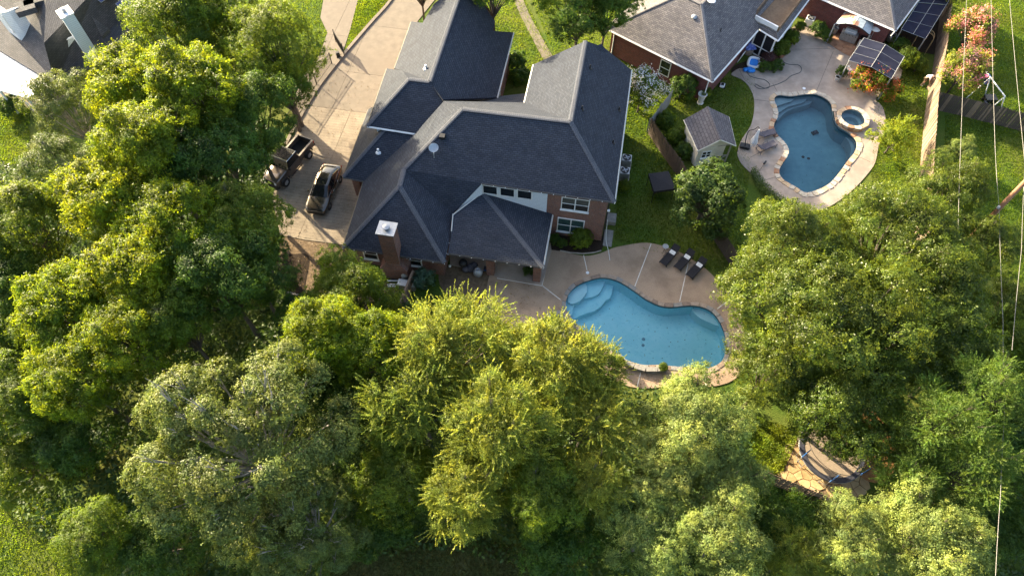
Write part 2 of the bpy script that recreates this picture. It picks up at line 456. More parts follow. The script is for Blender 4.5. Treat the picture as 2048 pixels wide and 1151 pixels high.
def smooth_loop(ps, n=6, closed=True):
    """Catmull-Rom through the surveyed points"""
    o = []; m = len(ps)
    for i in range(m if closed else m - 1):
        p0, p1, p2, p3 = (ps[(i + k) % m] if closed else ps[max(0, min(m - 1, i + k))] for k in (-1, 0, 1, 2))
        for k in range(n):
            t = k / n
            o.append(.5 * ((2 * p1) + (p2 - p0) * t + (2 * p0 - 5 * p1 + 4 * p2 - p3) * t * t + (3 * p1 - p0 - 3 * p2 + p3) * t ** 3))
    if not closed: o.append(ps[-1].copy())
    return o
def inside(p, poly):
    c = False; n = len(poly)
    for i in range(n):
        a, b = poly[i], poly[i - 1]
        if (a.y > p[1]) != (b.y > p[1]) and p[0] < (b.x - a.x) * (p[1] - a.y) / (b.y - a.y) + a.x: c = not c
    return c
def offset_loop(ps, d):
    ps = ccw(ps); n = len(ps); o = []
    for i in range(n):
        t = (ps[(i + 1) % n] - ps[i - 1]); t.z = 0; t.normalize()
        o.append(ps[i] + Vector((t.y, -t.x, 0)) * d)
    return o
def sheet(name, outer, holes, z, mat, parent=None, th=0.0, uv=False, kind='structure', grid=0):
    """a flat sheet with holes; th > 0 gives it a skirt down from its edge"""
    loops = [ccw([Vector((p.x, p.y, 0)) for p in outer])] + [ccw([Vector((p.x, p.y, 0)) for p in h]) for h in holes]
    vs = []; es = []
    for lp in loops:
        b = len(vs); vs += [Vector((p.x, p.y)) for p in lp]; es += [(b + i, b + (i + 1) % len(lp)) for i in range(len(lp))]
    v2, e2, f2, *_ = delaunay_2d_cdt(vs, es, [], 0, 1e-5)
    mb = MB(); mb.v = [Vector((p.x, p.y, z)) for p in v2]
    for f in f2:
        c = sum((v2[i] for i in f), Vector((0, 0))) / len(f)
        if inside(c, loops[0]) and not any(inside(c, h) for h in loops[1:]):
            f = list(f)
            if (v2[f[1]] - v2[f[0]]).cross(v2[f[2]] - v2[f[0]]) < 0: f.reverse()
            mb.f.append(tuple(f))
    if th:
        for k, lp in enumerate(loops):
            n = len(lp)
            for i in range(n):
                a, b = lp[i], lp[(i + 1) % n]
                q = [Vector((a.x, a.y, z - th)), Vector((b.x, b.y, z - th)), Vector((b.x, b.y, z)), Vector((a.x, a.y, z))]
                mb.face(q if k == 0 else q[::-1])
    o = mb.build(name, mat, parent, uv=uv)
    if kind and parent is None: o['kind'] = kind
    return o

# ================================================================ THE GROUND, DECKS AND POOLS
POOL = smooth_loop(pts('1131,616 1135,591 1153,571 1182,559 1210,555 1239,563 1268,581 1292,598 1317,610 1341,614 1374,611 1402,613 1427,626 1445,653 1452,681 1451,706 1441,726 1415,738 1382,736 1349,734 1317,731 1288,731 1259,724 1227,706 1186,677 1149,645'), 4)
POOL2 = smooth_loop(pts('1547,200 1556,191 1581,193 1605,190 1629,189 1648,196 1662,208 1665,226 1668,240 1678,256 1696,267 1711,279 1714,293 1708,308 1696,322 1678,347 1654,372 1614,387 1590,375 1565,360 1557,345 1562,330 1573,314 1576,300 1568,286 1553,270 1546,252 1555,233 1553,217'), 4)
SPA_C = at(1706, 236, .4)
SPA1_C = at(1115, 652, .1)
circ = lambda c, r, n=28: [Vector((c.x + r * math.cos(2 * PI * k / n), c.y + r * math.sin(2 * PI * k / n), 0)) for k in range(n)]
SPA_HOLE = circ(SPA_C, 1.12)
B = 320
GROUND_OUT = [Vector((-B, -B, 0)), Vector((B, -B, 0)), Vector((B, B, 0)), Vector((-B, B, 0))]
sheet('ground', GROUND_OUT, [offset_loop(POOL, .12), offset_loop(POOL2, .12), SPA_HOLE], 0, 'grass')

# pool deck behind the main house
DECK = smooth_loop(pts('980,548 1010,500 1096,499 1165,512 1200,507 1222,498 1240,493 1284,486 1308,488 1330,494 1360,505 1411,538 1443,571 1468,600 1482,634 1490,675 1489,730 1468,759 1430,772 1390,771 1341,771 1305,776 1270,775 1239,767 1205,748 1150,715 1080,680 1015,655 982,632 974,591'), 3)
deck = sheet('pool_deck', DECK, [offset_loop(POOL, .10)], .06, 'aggregate', th=.06)
def joint(parent, a, b, wd=.055, z=.064, mat='joint'):
    a, b = at(*a), at(*b); d = (b - a).normalized(); n = Vector((-d.y, d.x, 0)) * wd / 2
    MB().prism([a - n, b - n, b + n, a + n], z, z + .006).build('expansion_joint', mat, parent)
for a, b in (((1167, 511), (1174, 541)), ((1302, 488), (1269, 574)), ((1376, 527), (1359, 603)), ((1464, 596), (1434, 618)), ((1085, 572), (1121, 600)), ((994, 557), (1084, 572)), ((1084, 571), (1101, 500)), ((1281, 745), (1274, 773)), ((1408, 746), (1412, 771))):
    joint(deck, a, b)
MB().lathe(at(1175, 545, .066), [(.13, 0), (.13, .02), (.10, .03), (0, .03)], 12).build('skimmer_lid', 'white_plastic', deck)
# slab under the covered patio, bed of bare earth left of it
sheet('patio_slab', pts('899,498 1100,470 1103,503 1084,569 994,555 975,545 900,530'), [], .075, 'concrete_grey', th=.07)
sheet('bare_soil', smooth_loop(pts('880,535 905,528 940,534 975,543 985,560 978,590 982,628 990,660 940,650 905,600 880,570'), 3), [], .006, 'dirt')
sheet('rough_ground', smooth_loop(pts('690,1110 760,1085 860,1080 960,1085 1040,1110 1060,1220 680,1220'), 3), [], .008, 'rough_grass')
sheet('mulch_bed', smooth_loop(pts('1096,470 1150,470 1204,470 1203,500 1180,506 1130,503 1098,496'), 3), [], .05, 'mulch', th=.05)
sheet('side_soil', smooth_loop(pts('560,480 610,478 690,485 700,520 770,560 800,575 760,610 690,640 610,610 575,560'), 3), [], .010, 'dirt')
tm = MB(); ed = [at(*p) for p in ((1120, 502), (1140, 506), (1165, 508), (1188, 506), (1202, 502))]
tm.tube([e + Vector((0, 0, .08)) for e in ed], .06, 6)
tag(tm.build('bed_edging', 'timber'), 'low curved edging round the dark bed below the brick wall', 'edging')

def stones(parent, name, loop, width, z0, z1, mats, wts, lo=.42, hi=.75, gap=.014, skip=None, start=0.0, hang=.04, rough=.03):
    """a ring of separate coping stones along a loop"""
    rng = random.Random(len(loop) * 31 + int(width * 100))
    lp = ccw([Vector((p.x, p.y, 0)) for p in loop]); n = len(lp)
    ou = offset_loop(lp, width); inn = offset_loop(lp, -hang)
    cum = [0.0]
    for i in range(n): cum.append(cum[-1] + (lp[(i + 1) % n] - lp[i]).length)
    L = cum[-1]
    def ev(q, s):
        s %= L
        for i in range(n):
            if cum[i + 1] >= s:
                t = (s - cum[i]) / max(1e-6, cum[i + 1] - cum[i]); return q[i].lerp(q[(i + 1) % n], t)
        return q[0].copy()
    s = start
    while s < L - .2 + start:
        w_ = rng.uniform(lo, hi)
        if s + w_ > L + start - .25: w_ = L + start - s
        a, b = s + gap, s + w_ - gap; m = (a + b) / 2
        s += w_
        mid = ev(lp, m)
        if skip and skip(mid): continue
        j = lambda: Vector((rng.uniform(-rough, rough), rng.uniform(-rough, rough), 0))
        ring = [ev(inn, a), ev(inn, m), ev(inn, b), ev(ou, b) + j(), ev(ou, m) + j(), ev(ou, a) + j()]
        zt = z1 + rng.uniform(-.008, .008)
        mb = MB(); ring = ccw(ring)
        c = sum(ring, Vector()) / 6
        top = [c + (p - c) * .97 for p in ring]
        mb.hexa([Vector((p.x, p.y, z0)) for p in ring], [Vector((p.x, p.y, zt)) for p in top])
        mb.build(name, rng.choices(mats, wts)[0], parent)

def pool(name, label, loop, zt, floor, plaster, water, wz, steps, stepmat):
    t = thing(name, label, 'swimming pool', (loop[0].x, loop[0].y, 0))
    lp = ccw(loop); n = len(lp)
    mb = MB()
    vs = [Vector((p.x, p.y)) for p in lp]
    v2, e2, f2, *_ = delaunay_2d_cdt(vs, [(i, (i + 1) % n) for i in range(n)], [], 0, 1e-5)
    mb.v = [Vector((p.x, p.y, floor)) for p in v2]
    for f in f2:
        c = sum((v2[i] for i in f), Vector((0, 0))) / 3
        if inside(c, lp):
            f = list(f)
            if (v2[f[1]] - v2[f[0]]).cross(v2[f[2]] - v2[f[0]]) < 0: f.reverse()
            mb.f.append(tuple(f))
    for i in range(n):
        a, b = lp[i], lp[(i + 1) % n]
        mb.face([(b.x, b.y, floor), (a.x, a.y, floor), (a.x, a.y, zt), (b.x, b.y, zt)])
    mb.build('basin', plaster, t)
    tl = MB(); il = offset_loop(lp, -.012)
    for i in range(n):
        a, b = il[i], il[(i + 1) % n]
        tl.face([(b.x, b.y, wz - .10), (a.x, a.y, wz - .10), (a.x, a.y, zt - .01), (b.x, b.y, zt - .01)])
    tl.build('tile_band', 'tile_line', t)
    for z, poly, mt in steps:
        pl = smooth_loop([at(x, y, z) for x, y in poly], 3)
        m = MB().prism(pl, floor - .02, z)
        m.build('step', mt, t)
    sheet('water', offset_loop(lp, -.005), [], wz, water, t)
    return t

def P2(s): return [tuple(map(float, q.split(','))) for q in s.split()]
p1 = pool('swimming_pool', 'bright turquoise freeform pool behind the dark roofed house', POOL, .07, -1.35, 'plaster_blue', 'water', -.07, [
    (-.30, P2('1136,592 1136,603 1146,607 1160,601 1170,590 1174,580 1171,566 1160,560 1138,570 1128,585'), 'plaster_step'),
    (-.55, P2('1143,630 1146,617 1151,605 1165,597 1182,594 1196,588 1204,576 1208,556 1160,548 1118,595 1122,632'), 'plaster_mid'),
    (-.85, P2('1143,640 1158,632 1172,627 1187,622 1201,613 1212,600 1219,596 1225,580 1222,550 1150,544 1112,600 1120,645'), 'plaster_blue'),
    (-.45, P2('1384,618 1398,634 1420,645 1440,652 1452,650 1450,630 1420,606 1395,606'), 'plaster_step'),
], 'plaster_step')
stones(p1, 'coping_stone', POOL, .29, .02, .105, ['coping_tan', 'coping_brown', 'coping_grey'], [5, 2, 2])
for x, y, r in ((1287, 678, .13), (1286, 690, .12)):
    c = at(x, y, -1.35); MB().lathe(c, [(r, .0), (r, .03), (r * .6, .045), (0, .045)], 12).build('drain', 'drain_cover', p1)
# small raised spa spilling into the pool, half under the trees
s1 = thing('spa', 'small round spa half hidden by foliage at the turquoise pool', 'spa', (SPA1_C.x, SPA1_C.y, 0))
MB().lathe((SPA1_C.x, SPA1_C.y, 0), [(1.12, 0), (1.12, .26), (.86, .26), (.84, -.0), (.55, -.0), (.5, -.1), (0, -.1)], 28).build('spa_wall', 'plaster_blue', s1)
stones(s1, 'coping_stone', circ(SPA1_C, .90), .30, .262, .33, ['coping_tan', 'coping_grey'], [2, 2], .4, .55)
sheet('water', circ(SPA1_C, .88), [], .2, 'water', s1)

# raised bond beam along the near side of the pool with two potted-looking spiky plants
bb = [at(*p) for p in ((1238, 712), (1250, 723), (1268, 732), (1290, 738), (1312, 738), (1330, 735))]
m = MB()
for i in range(len(bb) - 1):
    a, b = bb[i], bb[i + 1]; d = (b - a).normalized(); nn = Vector((d.y, -d.x, 0))
    m.hexa([a, a + nn * .34, b + nn * .34, b], [p + Z * .42 for p in (a, a + nn * .34, b + nn * .34, b)])
tag(m.build('raised_pool_wall', 'coping_grey'), 'short curved raised stone wall on the near edge of the turquoise pool', 'low wall')

# ---------------------------------------------------------------- neighbour's deck and pool
DECK2 = smooth_loop(pts('1462,150 1475,138 1498,118 1530,90 1575,62 1612,46 1650,66 1700,92 1795,130 1795,165 1752,196 1764,214 1771,240 1766,268 1757,292 1750,325 1735,348 1700,385 1650,418 1610,424 1570,404 1545,388 1522,366 1505,350 1484,330 1475,312 1476,298 1484,278 1501,252 1508,222 1507,195 1496,172 1480,158'), 3)
deck2 = sheet('neighbour_pool_deck', DECK2, [offset_loop(POOL2, .10), SPA_HOLE], .06, 'concrete_grey', th=.06)
for a, b in (((1590, 100), (1660, 98)), ((1666, 104), (1648, 146)), ((1648, 146), (1632, 184)), ((1508, 200), (1546, 205)), ((1520, 364), (1560, 352)), ((1487, 158), (1478, 140)), ((1545, 168), (1554, 184)), ((1740, 325), (1712, 312)), ((1500, 316), (1530, 300))):
    joint(deck2, a, b, .035, .063, 'joint_dark')
MB().lathe(at(1608, 177, .066), [(.15, 0), (.15, .02), (.12, .03), (0, .03)], 12).build('skimmer_lid', 'white_plastic', deck2)
p2 = pool('swimming_pool', 'dark blue freeform pool with pale stone rim behind the neighbouring house', POOL2, .07, -1.5, 'plaster_grey', 'water_dark', -.08, [
    (-.28, P2('1549,205 1552,212 1560,210 1572,206 1582,203 1588,197 1585,190 1570,187 1552,190 1545,197'), 'plaster_grey_step'),
    (-.52, P2('1549,205 1553,226 1563,222 1575,214 1593,209 1606,205 1612,200 1612,190 1590,188 1565,190'), 'plaster_grey_step'),
    (-.78, P2('1550,205 1553,240 1561,234 1572,224 1590,216 1606,212 1620,207 1626,201 1628,190 1590,188 1560,192'), 'plaster_grey_step'),
    (-.45, P2('1690,272 1698,284 1702,296 1700,312 1696,324 1712,312 1720,294 1714,278 1700,268'), 'plaster_grey_step'),
], 'plaster_grey_step')
spa_r = lambda p: (p - Vector((SPA_C.x, SPA_C.y, 0))).length < 1.75
stones(p2, 'coping_stone', POOL2, .40, .02, .11, ['stone_cream', 'stone_tan', 'stone_rust'], [6, 3, 1], .35, .65, skip=spa_r, rough=.06)
for x, y in ((1606, 314), (1617, 317)):
    MB().lathe(at(x, y, -1.5), [(.14, 0), (.14, .03), (.08, .05), (0, .05)], 12).build('drain', 'black_plastic', p2)
cl = thing('pool_cleaner', 'dark blue robot cleaner on the floor of the neighbouring pool', 'pool robot', at(1629, 267, -1.5))
pc = at(1629, 267, -1.5)
MB().box(pc + Z * .16, (.42, .36, .20), .4, taper=.8).build('body', 'navy_pad', cl, bevel=.03)
for s in (-1, 1):
    MB().box(pc + Vector((s * .25 * math.cos(.4), s * .25 * math.sin(.4), .10)), (.07, .40, .18), .4).build('track', 'rubber', cl, bevel=.02)
# neighbour's raised spa
s2 = thing('spa', 'raised round stone spa at the edge of the dark blue pool', 'spa', (SPA_C.x, SPA_C.y, 0))
sc0 = Vector((SPA_C.x, SPA_C.y, 0))
MB().lathe(sc0, [(1.34, -.6), (1.34, .40), (1.06, .40), (1.04, -.12), (.70, -.14), (.62, -.5), (0, -.5)], 32).build('spa_wall', 'plaster_grey_step', s2)
stones(s2, 'coping_stone', circ(sc0, 1.06, 36), .36, .405, .49, ['stone_cream', 'stone_tan', 'stone_rust'], [6, 3, 1], .38, .6, rough=.05)
sheet('water', circ(sc0, 1.05), [], .30, 'water_dark', s2)
rng = random.Random(5)
for row in range(4):
    k = rng.uniform(0, .2)
    while k < 2 * PI:
        dk = rng.uniform(.20, .38); a0, a1 = k + .012, min(k + dk, 2 * PI + .1) - .012; k += dk
        r0, r1 = 1.33, 1.41 + rng.uniform(-.025, .03); z0 = -.14 + row * .135; z1 = z0 + .122
        q = [sc0 + Vector((r * math.cos(a), r * math.sin(a), 0)) for r, a in ((r0, a0), (r1, a0), (r1, a1), (r0, a1))]
        MB().hexa([p + Z * z0 for p in q], [p + Z * z1 for p in q]).build('wall_stone', rng.choices(['stone_cream', 'stone_tan', 'stone_rust'], [3, 4, 2])[0], s2)
MB().lathe(sc0, [(.10, -.5), (.10, -.46), (0, -.46)], 10).build('drain', 'black_plastic', s2)

# ---------------------------------------------------------------- driveways and walk
def clip(poly, p, n):
    o = []
    for i in range(len(poly)):
        a, b = poly[i], poly[(i + 1) % len(poly)]; da, db = (a - p).dot(n), (b - p).dot(n)
        if da >= 0: o.append(a)
        if da * db < 0: o.append(a.lerp(b, da / (da - db)))
    return o
def slabs(name, poly, axu, axv, us, vs_, z, mat, gap=.012, uv=True):
    poly = [Vector((p.x, p.y, 0)) for p in poly]
    base = sheet(name, poly, [], z - .03, 'joint_dark', th=.02)
    for i in range(len(us) - 1):
        for j in range(len(vs_) - 1):
            q = clip(clip(clip(clip(poly, axu * (us[i] + gap), axu), axu * (us[i + 1] - gap), -axu), axv * (vs_[j] + gap), axv), axv * (vs_[j + 1] - gap), -axv)
            q = [p for k, p in enumerate(q) if (p - q[k - 1]).length > .01]
            if len(q) < 3: continue
            ar = abs(sum(q[k - 1].x * q[k].y - q[k].x * q[k - 1].y for k in range(len(q)))) / 2
            if ar < .05: continue
            MB().prism(q, z - .025, z).build('slab', mat, base, uv=uv)
    return base
dr1 = pts('610,228 607,216 640,166 687,113 740,51 780,5 800,-40 900,-40 870,0 838,40 800,100 800,140 760,230 735,300 720,360 715,420 700,480 690,490 610,480 560,470 545,400 560,330 580,280')
slabs('driveway', dr1, U, V, [-40, -26.5, -22.2, -18.0, -10], [10, 27.5, 32.5, 37.4, 42.3], .05, 'driveway_concrete')
dr2 = [p for p in dr1]
slabs('driveway', dr1, U, V, [-40, -24, -10], [42.3, 47.2, 54, 80], .05, 'concrete', uv=False)
kb = MB(); ln = smooth_loop(pts('575,292 590,262 610,226 640,176 685,118 740,53 784,3 800,-35'), 4, False)
for i in range(len(ln) - 1):
    a, b = ln[i], ln[i + 1]; d = (b - a).normalized(); nn = Vector((-d.y, d.x, 0)) * .30
    kb.hexa([a, b, b + nn, a + nn], [p + Z * .16 for p in (a, b, b + nn, a + nn)])
kb.build('kerb', 'concrete')['kind'] = 'structure'
slabs('neighbour_driveway', pts('590,-60 650,-45 647,0 641,36 655,66 640,110 600,160 570,200 590,235 612,212 648,160 684,110 700,62 716,0 725,-50'), U, V, [-60, -27, -10], [30, 44, 52, 60, 90], .045, 'concrete', uv=False)
slabs('front_walk', pts('1020,-60 1027,0 1045,40 1062,72 1078,104 1090,125 1106,115 1092,90 1076,62 1058,28 1046,0 1040,-60'), Vector((.5, -.86, 0)).normalized(), Vector((.86, .5, 0)).normalized(), [-60] + [-48 + 1.6 * k for k in range(20)], [-60, 60], .04, 'concrete', uv=False)
# flower bed soil at the neighbour's porch
sheet('planting_bed', smooth_loop(pts('1462,146 1478,138 1500,138 1530,134 1556,122 1575,100 1590,80 1600,60 1625,38 1640,52 1625,60 1602,52 1560,80 1540,100 1500,120 1470,132'), 3), [], .075, 'mulch', th=.03)
sheet('paved_kitchen_floor', smooth_loop(pts('1650,80 1662,60 1700,70 1760,92 1790,110 1800,130 1720,120 1695,112 1668,96'), 3), [], .09, 'stone_rust', th=.04)
sheet('shade_bed', pts('1790,62 1870,20 1892,30 1868,110 1820,100 1800,90'), [], .02, 'mulch')

# ---------------------------------------------------------------- flagstones round the trampoline
def flags(parent, poly, size, z0, z1, mats, seed=3, gap=.03):
    rg = random.Random(seed)
    xs = [p.x for p in poly]; ys = [p.y for p in poly]; sd = []
    y = min(ys) - size; r = 0
    while y < max(ys) + size:
        x = min(xs) - size + (r % 2) * size / 2
        while x < max(xs) + size:
            sd.append(Vector((x + rg.uniform(-.36, .36) * size, y + rg.uniform(-.36, .36) * size, 0))); x += size
        y += size * .9; r += 1
    for s in sd:
        if not inside(s, poly): continue
        q = [s + Vector((a, b, 0)) * size * 1.5 for a, b in ((-1, -1), (1, -1), (1, 1), (-1, 1))]
        for t in sorted(sd, key=lambda t: (t - s).length)[1:14]:
            d = (t - s); dn = d.normalized()
            q = clip(q, s + d / 2 - dn * gap / 2, -dn)
            if len(q) < 3: break
        if len(q) < 3: continue
        q = ccw(q); z = z1 + rg.uniform(-.01, .012); c = sum(q, Vector()) / len(q)
        MB().hexa([Vector((p.x, p.y, z0)) for p in q], [Vector((c.x + (p.x - c.x) * .97, c.y + (p.y - c.y) * .97, z)) for p in q]).build('flagstone', rg.choices(mats, [5, 2, 1])[0], parent)
fp = pts('1560,952 1579,898 1597,868 1640,850 1700,845 1745,860 1765,905 1735,975 1715,1000 1672,999 1610,978')
fs = sheet('flagstone_patio', fp, [], .03, 'dirt', th=.03)
flags(fs, fp, .62, .02, .075, ['stone_gold', 'stone_gold_dark', 'stone_tan'])
sheet('litter_patch', smooth_loop(pts('1690,860 1720,820 1750,825 1790,900 1775,960 1730,960 1700,920'), 3), [], .085, 'leaf_litter')

# ================================================================ THE MAIN HOUSE
def plane(a, b, c):
    n = (b - a).cross(c - a).normalized()
    return a, (n if n.z > 0 else -n)
CAMP = Vector((0, 0, CAM_H))
def hit(px, py, pl):
    d = at(px, py, 0) - CAMP; p, n = pl
    return CAMP + d * ((p - CAMP).dot(n) / d.dot(n))
def roof(parent, facets, mat, th=.14):
    m = MB()
    for f in facets: m.slab(f, th)
    return m.build('roof', mat, parent, uv=True)
def caps(parent, lines, mat, r=.19):
    m = MB()
    for a, b in lines:
        m.tube([Vector(a) + Z * .0, Vector(b) + Z * .0], r, 6, flat=.24)
    return m.build('ridge_cap', mat, parent, uv=True)
def gutter(parent, a, b, mat='gutter_dark', w_=.09, name='gutter', out=None):
    return MB().tube([Vector(a) - Z * .07, Vector(b) - Z * .07], w_, 4).build(name, mat, parent)
def window(parent, c, t, n, w_, h, nx=1, ny=2, frame='trim_white', glass='glass_dark', fw=.07, sill=True, lintel=None):
    """c = middle of the opening on the wall face, t along the wall, n outward"""
    fr = MB()
    def bar(x0, x1, z0, z1, d0=-.05, d1=.05):
        q = [c + t * x + n * d for x, d in ((x0, d1), (x1, d1), (x1, d0), (x0, d0))]
        fr.hexa([p + Z * z0 for p in q], [p + Z * z1 for p in q])
    bar(-w_ / 2 - fw, w_ / 2 + fw, h / 2, h / 2 + fw); bar(-w_ / 2 - fw, w_ / 2 + fw, -h / 2 - fw, -h / 2)
    bar(-w_ / 2 - fw, -w_ / 2, -h / 2, h / 2); bar(w_ / 2, w_ / 2 + fw, -h / 2, h / 2)
    for k in range(1, nx): x = -w_ / 2 + w_ * k / nx; bar(x - fw * .6, x + fw * .6, -h / 2, h / 2, -.04, .045)
    for k in range(1, ny):
        for q in range(nx):
            x0 = -w_ / 2 + w_ * q / nx + (fw * .6 if q else 0); x1 = -w_ / 2 + w_ * (q + 1) / nx - (fw * .6 if q < nx - 1 else 0)
            z = -h / 2 + h * k / ny; bar(x0, x1, z - .025, z + .025, -.03, .04)
    o = fr.build('window', frame, parent)
    for q in range(nx):
        for k in range(ny):
            x0 = -w_ / 2 + w_ * q / nx + .01; x1 = -w_ / 2 + w_ * (q + 1) / nx - .01; z0 = -h / 2 + h * k / ny + .01; z1 = -h / 2 + h * (k + 1) / ny - .01
            m = MB(); r = [c + t * x + n * d for x, d in ((x0, .018), (x1, .018), (x1, .006), (x0, .006))]
            m.hexa([p + Z * z0 for p in r], [p + Z * z1 for p in r]); m.build('pane', ('glass_blind' if (k == ny - 1 and ny > 1 and glass == 'glass_dark' and w_ > 1.5) else glass), o)
    if sill:
        m = MB(); r = [c + t * x + n * d for x, d in ((-w_ / 2 - .12, .12), (w_ / 2 + .12, .12), (w_ / 2 + .12, .0), (-w_ / 2 - .12, .0))]
        m.hexa([p + Z * (-h / 2 - fw - .09) for p in r], [p + Z * (-h / 2 - fw - .003) for p in r]); m.build('sill', 'brick' if sill == 'brick' else frame, o, uv=True)
    return o

H = thing('brick_house', 'large brick house with dark blue grey shingle roof beside the turquoise pool', 'house', hv(-8, 36, 0))
R1, R2, SE_ = at(925, 218, 8.2), at(1141, 243, 8.2), at(1229, 404, 5.3)
A3, D1, D2, LSE, AP, RN = at(963, 366, 5.3), at(905, 427, 3.1), at(903, 463, 2.78), at(889, 525, 2.7), at(799, 372, 5.5), at(808, 338, 5.5)
LSW, WI, VM = at(686, 494, 2.7), at(727, 362, 2.7), at(830, 267, 5.2)
plW = plane(AP, LSW, WI)
VT = hit(888, 202, plW)
NWc, G1, G2, NEc = at(1049, 205, 5.3), at(1067, 129, 5.3), at(1171, 82, 8.2), at(1263, 140, 5.3)
plE = plane(R2, SE_, NEc)
g3 = hit(1207, 94, plE)
H2a, H2b, H2c, H2d, H2e = at(734, 252, 5.2), at(830, 267, 5.2), at(859, 163, 7.5), at(818, 158, 7.5), at(774, 137, 5.2)
plH2W = plane(H2a, H2e, H2d); H2f = hit(804, 141, plH2W)
GRe = hv(-13.45, 52.5, 7.5)
GWa, GWb = at(789, 137, 4.35), at(823, 43, 4.35)
plGW = plane(H2c, GWa, GWb); GWc = hit(845, 46, plGW); GWd = hit(868, 8, plGW)
GEa, GEb = at(994, 195, 3.95), at(1027, 65, 3.95)
plGE = plane(H2c, GEa, GEb); GEc, GEd, GEe = hit(986, 62, plGE), hit(990, 43, plGE), hit(883, 199, plGE)
WHa, WHb, WHc = at(686, 354, 2.7), at(769, 259, 5.0), at(737, 218, 2.7)
Pa, Pb, Pc = at(968, 388, 4.0), at(896, 506, 2.6), at(1086, 534, 2.6)
plP = plane(Pa, Pb, Pc)
Pd, Pe, Pf = hit(962, 388, plP), hit(906, 430, plP), hit(903, 463, plP)
Pg = at(1105, 429, 2.6)
plPE = plane(Pa, Pc, Pg); Ph = hit(1092, 415, plPE)
roof(H, [
    [R1, R2, SE_, A3, RN], [RN, A3, D1], [RN, D1, D2, LSE, AP], [AP, LSE, LSW], [AP, LSW, WI, VM, RN], [RN, VM, VT, R1],
    [R1, VT, NWc, R2], [R2, SE_, NEc, g3, G2], [R2, G2, G1, NWc],
    [H2a, H2b, hit(888, 202, plane(H2a, H2b, H2d)), hit(859, 163, plane(H2a, H2b, H2d)), H2d], [H2a, H2d, H2f, H2e], [H2c, GEe, VT],
    [GRe, GWd, GWc, GWb, GWa, H2c], [H2c, GWa, H2f, H2d], [H2c, GRe, GEd, GEc, GEb, GEa, GEe],
    [WHa, WI, VM - Z * .2, WHb], [WHa, WHb, hv(-17.35, 40.2, 4.24), WHc],
    [Pa, Pc, Pb, Pf, Pe, Pd], [Pa, Pc, Pg, Ph],
    [at(886, 203, 4.7), at(1054, 209, 4.7), at(1056, 186, 3.7), at(985, 194, 3.7), at(900, 195, 3.9)],
], 'shingle')
brickmat('shingle_cap', (.072, .078, .094), (.090, .096, .112), (.03, .036, .05), .14, .6, .01, .9, .3, shade=(.85, 1.15))
caps(H, [(R1, R2), (R2, SE_), (R1, RN), (RN, AP), (AP, LSW), (AP, LSE), (R2, G2), (H2c, H2d), (H2d, H2a), (H2c, GRe), (WHa, WHb), (Pa, Pc)], 'shingle_cap')
sg = at(1203, 88, 7.6)
MB().slab([sg, hit(1189, 93, plE), hit(1201, 104, plE)], .1).slab([sg, hit(1201, 104, plE), hit(1216, 105, plE)], .1).build('gable_roof', 'shingle', H, uv=True)
for a, b, mt in ((SE_, NEc, 'gutter'), (A3, SE_, 'gutter_dark'), (H2a, H2b, 'trim_white'), (H2a, H2e, 'gutter_dark'), (LSW, LSE, 'gutter_dark'), (LSW, WI, 'gutter_dark'), (WHa, WI, 'gutter_dark'), (WHa, WHc, 'gutter_dark'), (Pb, Pc, 'gutter_dark'), (Pc, Pg, 'gutter'), (GWa, GWb, 'gutter_dark'), (GEa, GEb, 'gutter'), (G1, NWc, 'gutter'), (D1, D2, 'gutter')):
    gutter(H, a, b, mt)
# walls: closed bodies under the roof, one part per wing
def wall(uvs, z1, mat='brick', z0=-.05):
    return MB().prism([hv(a, b) for a, b in uvs], z0, z1).build('wall', mat, H, uv=True)
wall([(-9.3, 32.05), (1.42, 32.05), (1.42, 44.5), (-5.85, 44.5), (-5.85, 39.9), (-9.3, 39.9)], 5.12)
wall([(-16.9, 26.75), (-10.0, 26.75), (-10.0, 35.9), (-16.9, 35.9)], 2.56)
wall([(-14.2, 35.2), (-9.28, 35.2), (-9.28, 37.4), (-14.2, 37.4)], 5.05)
wall([(-17.3, 36.3), (-11.9, 36.3), (-11.9, 42.1), (-17.3, 42.1)], 5.02, 'siding')
wall([(-11.88, 39.92), (-9.15, 39.92), (-9.15, 42.1), (-11.88, 42.1)], 3.6)
wall([(-17.25, 42.12), (-9.15, 42.12), (-9.15, 50.0), (-17.25, 50.0)], 3.75)
wall([(-16.5, 50.02), (-11.1, 50.02), (-11.1, 51.9), (-16.5, 51.9)], 4.4)
wall([(-18.95, 34.9), (-16.92, 34.9), (-16.92, 40.0), (-18.95, 40.0)], 2.5)
wall([(-18.9, 33.05), (-18.35, 33.05), (-18.35, 33.65), (-18.9, 33.65)], 2.5)
# gable fill walls
m = MB(); gw = [hv(-5.9, 44.3, 5.0), hv(1.4, 44.3, 5.0), hv(-2.2, 44.3, 7.8)]
m.hexa([gw[0], gw[1], gw[1] + V * .2, gw[0] + V * .2], [gw[2] - U * .05, gw[2] + U * .05, gw[2] + U * .05 + V * .2, gw[2] - U * .05 + V * .2]); m.build('gable_wall', 'brick', H, uv=True)
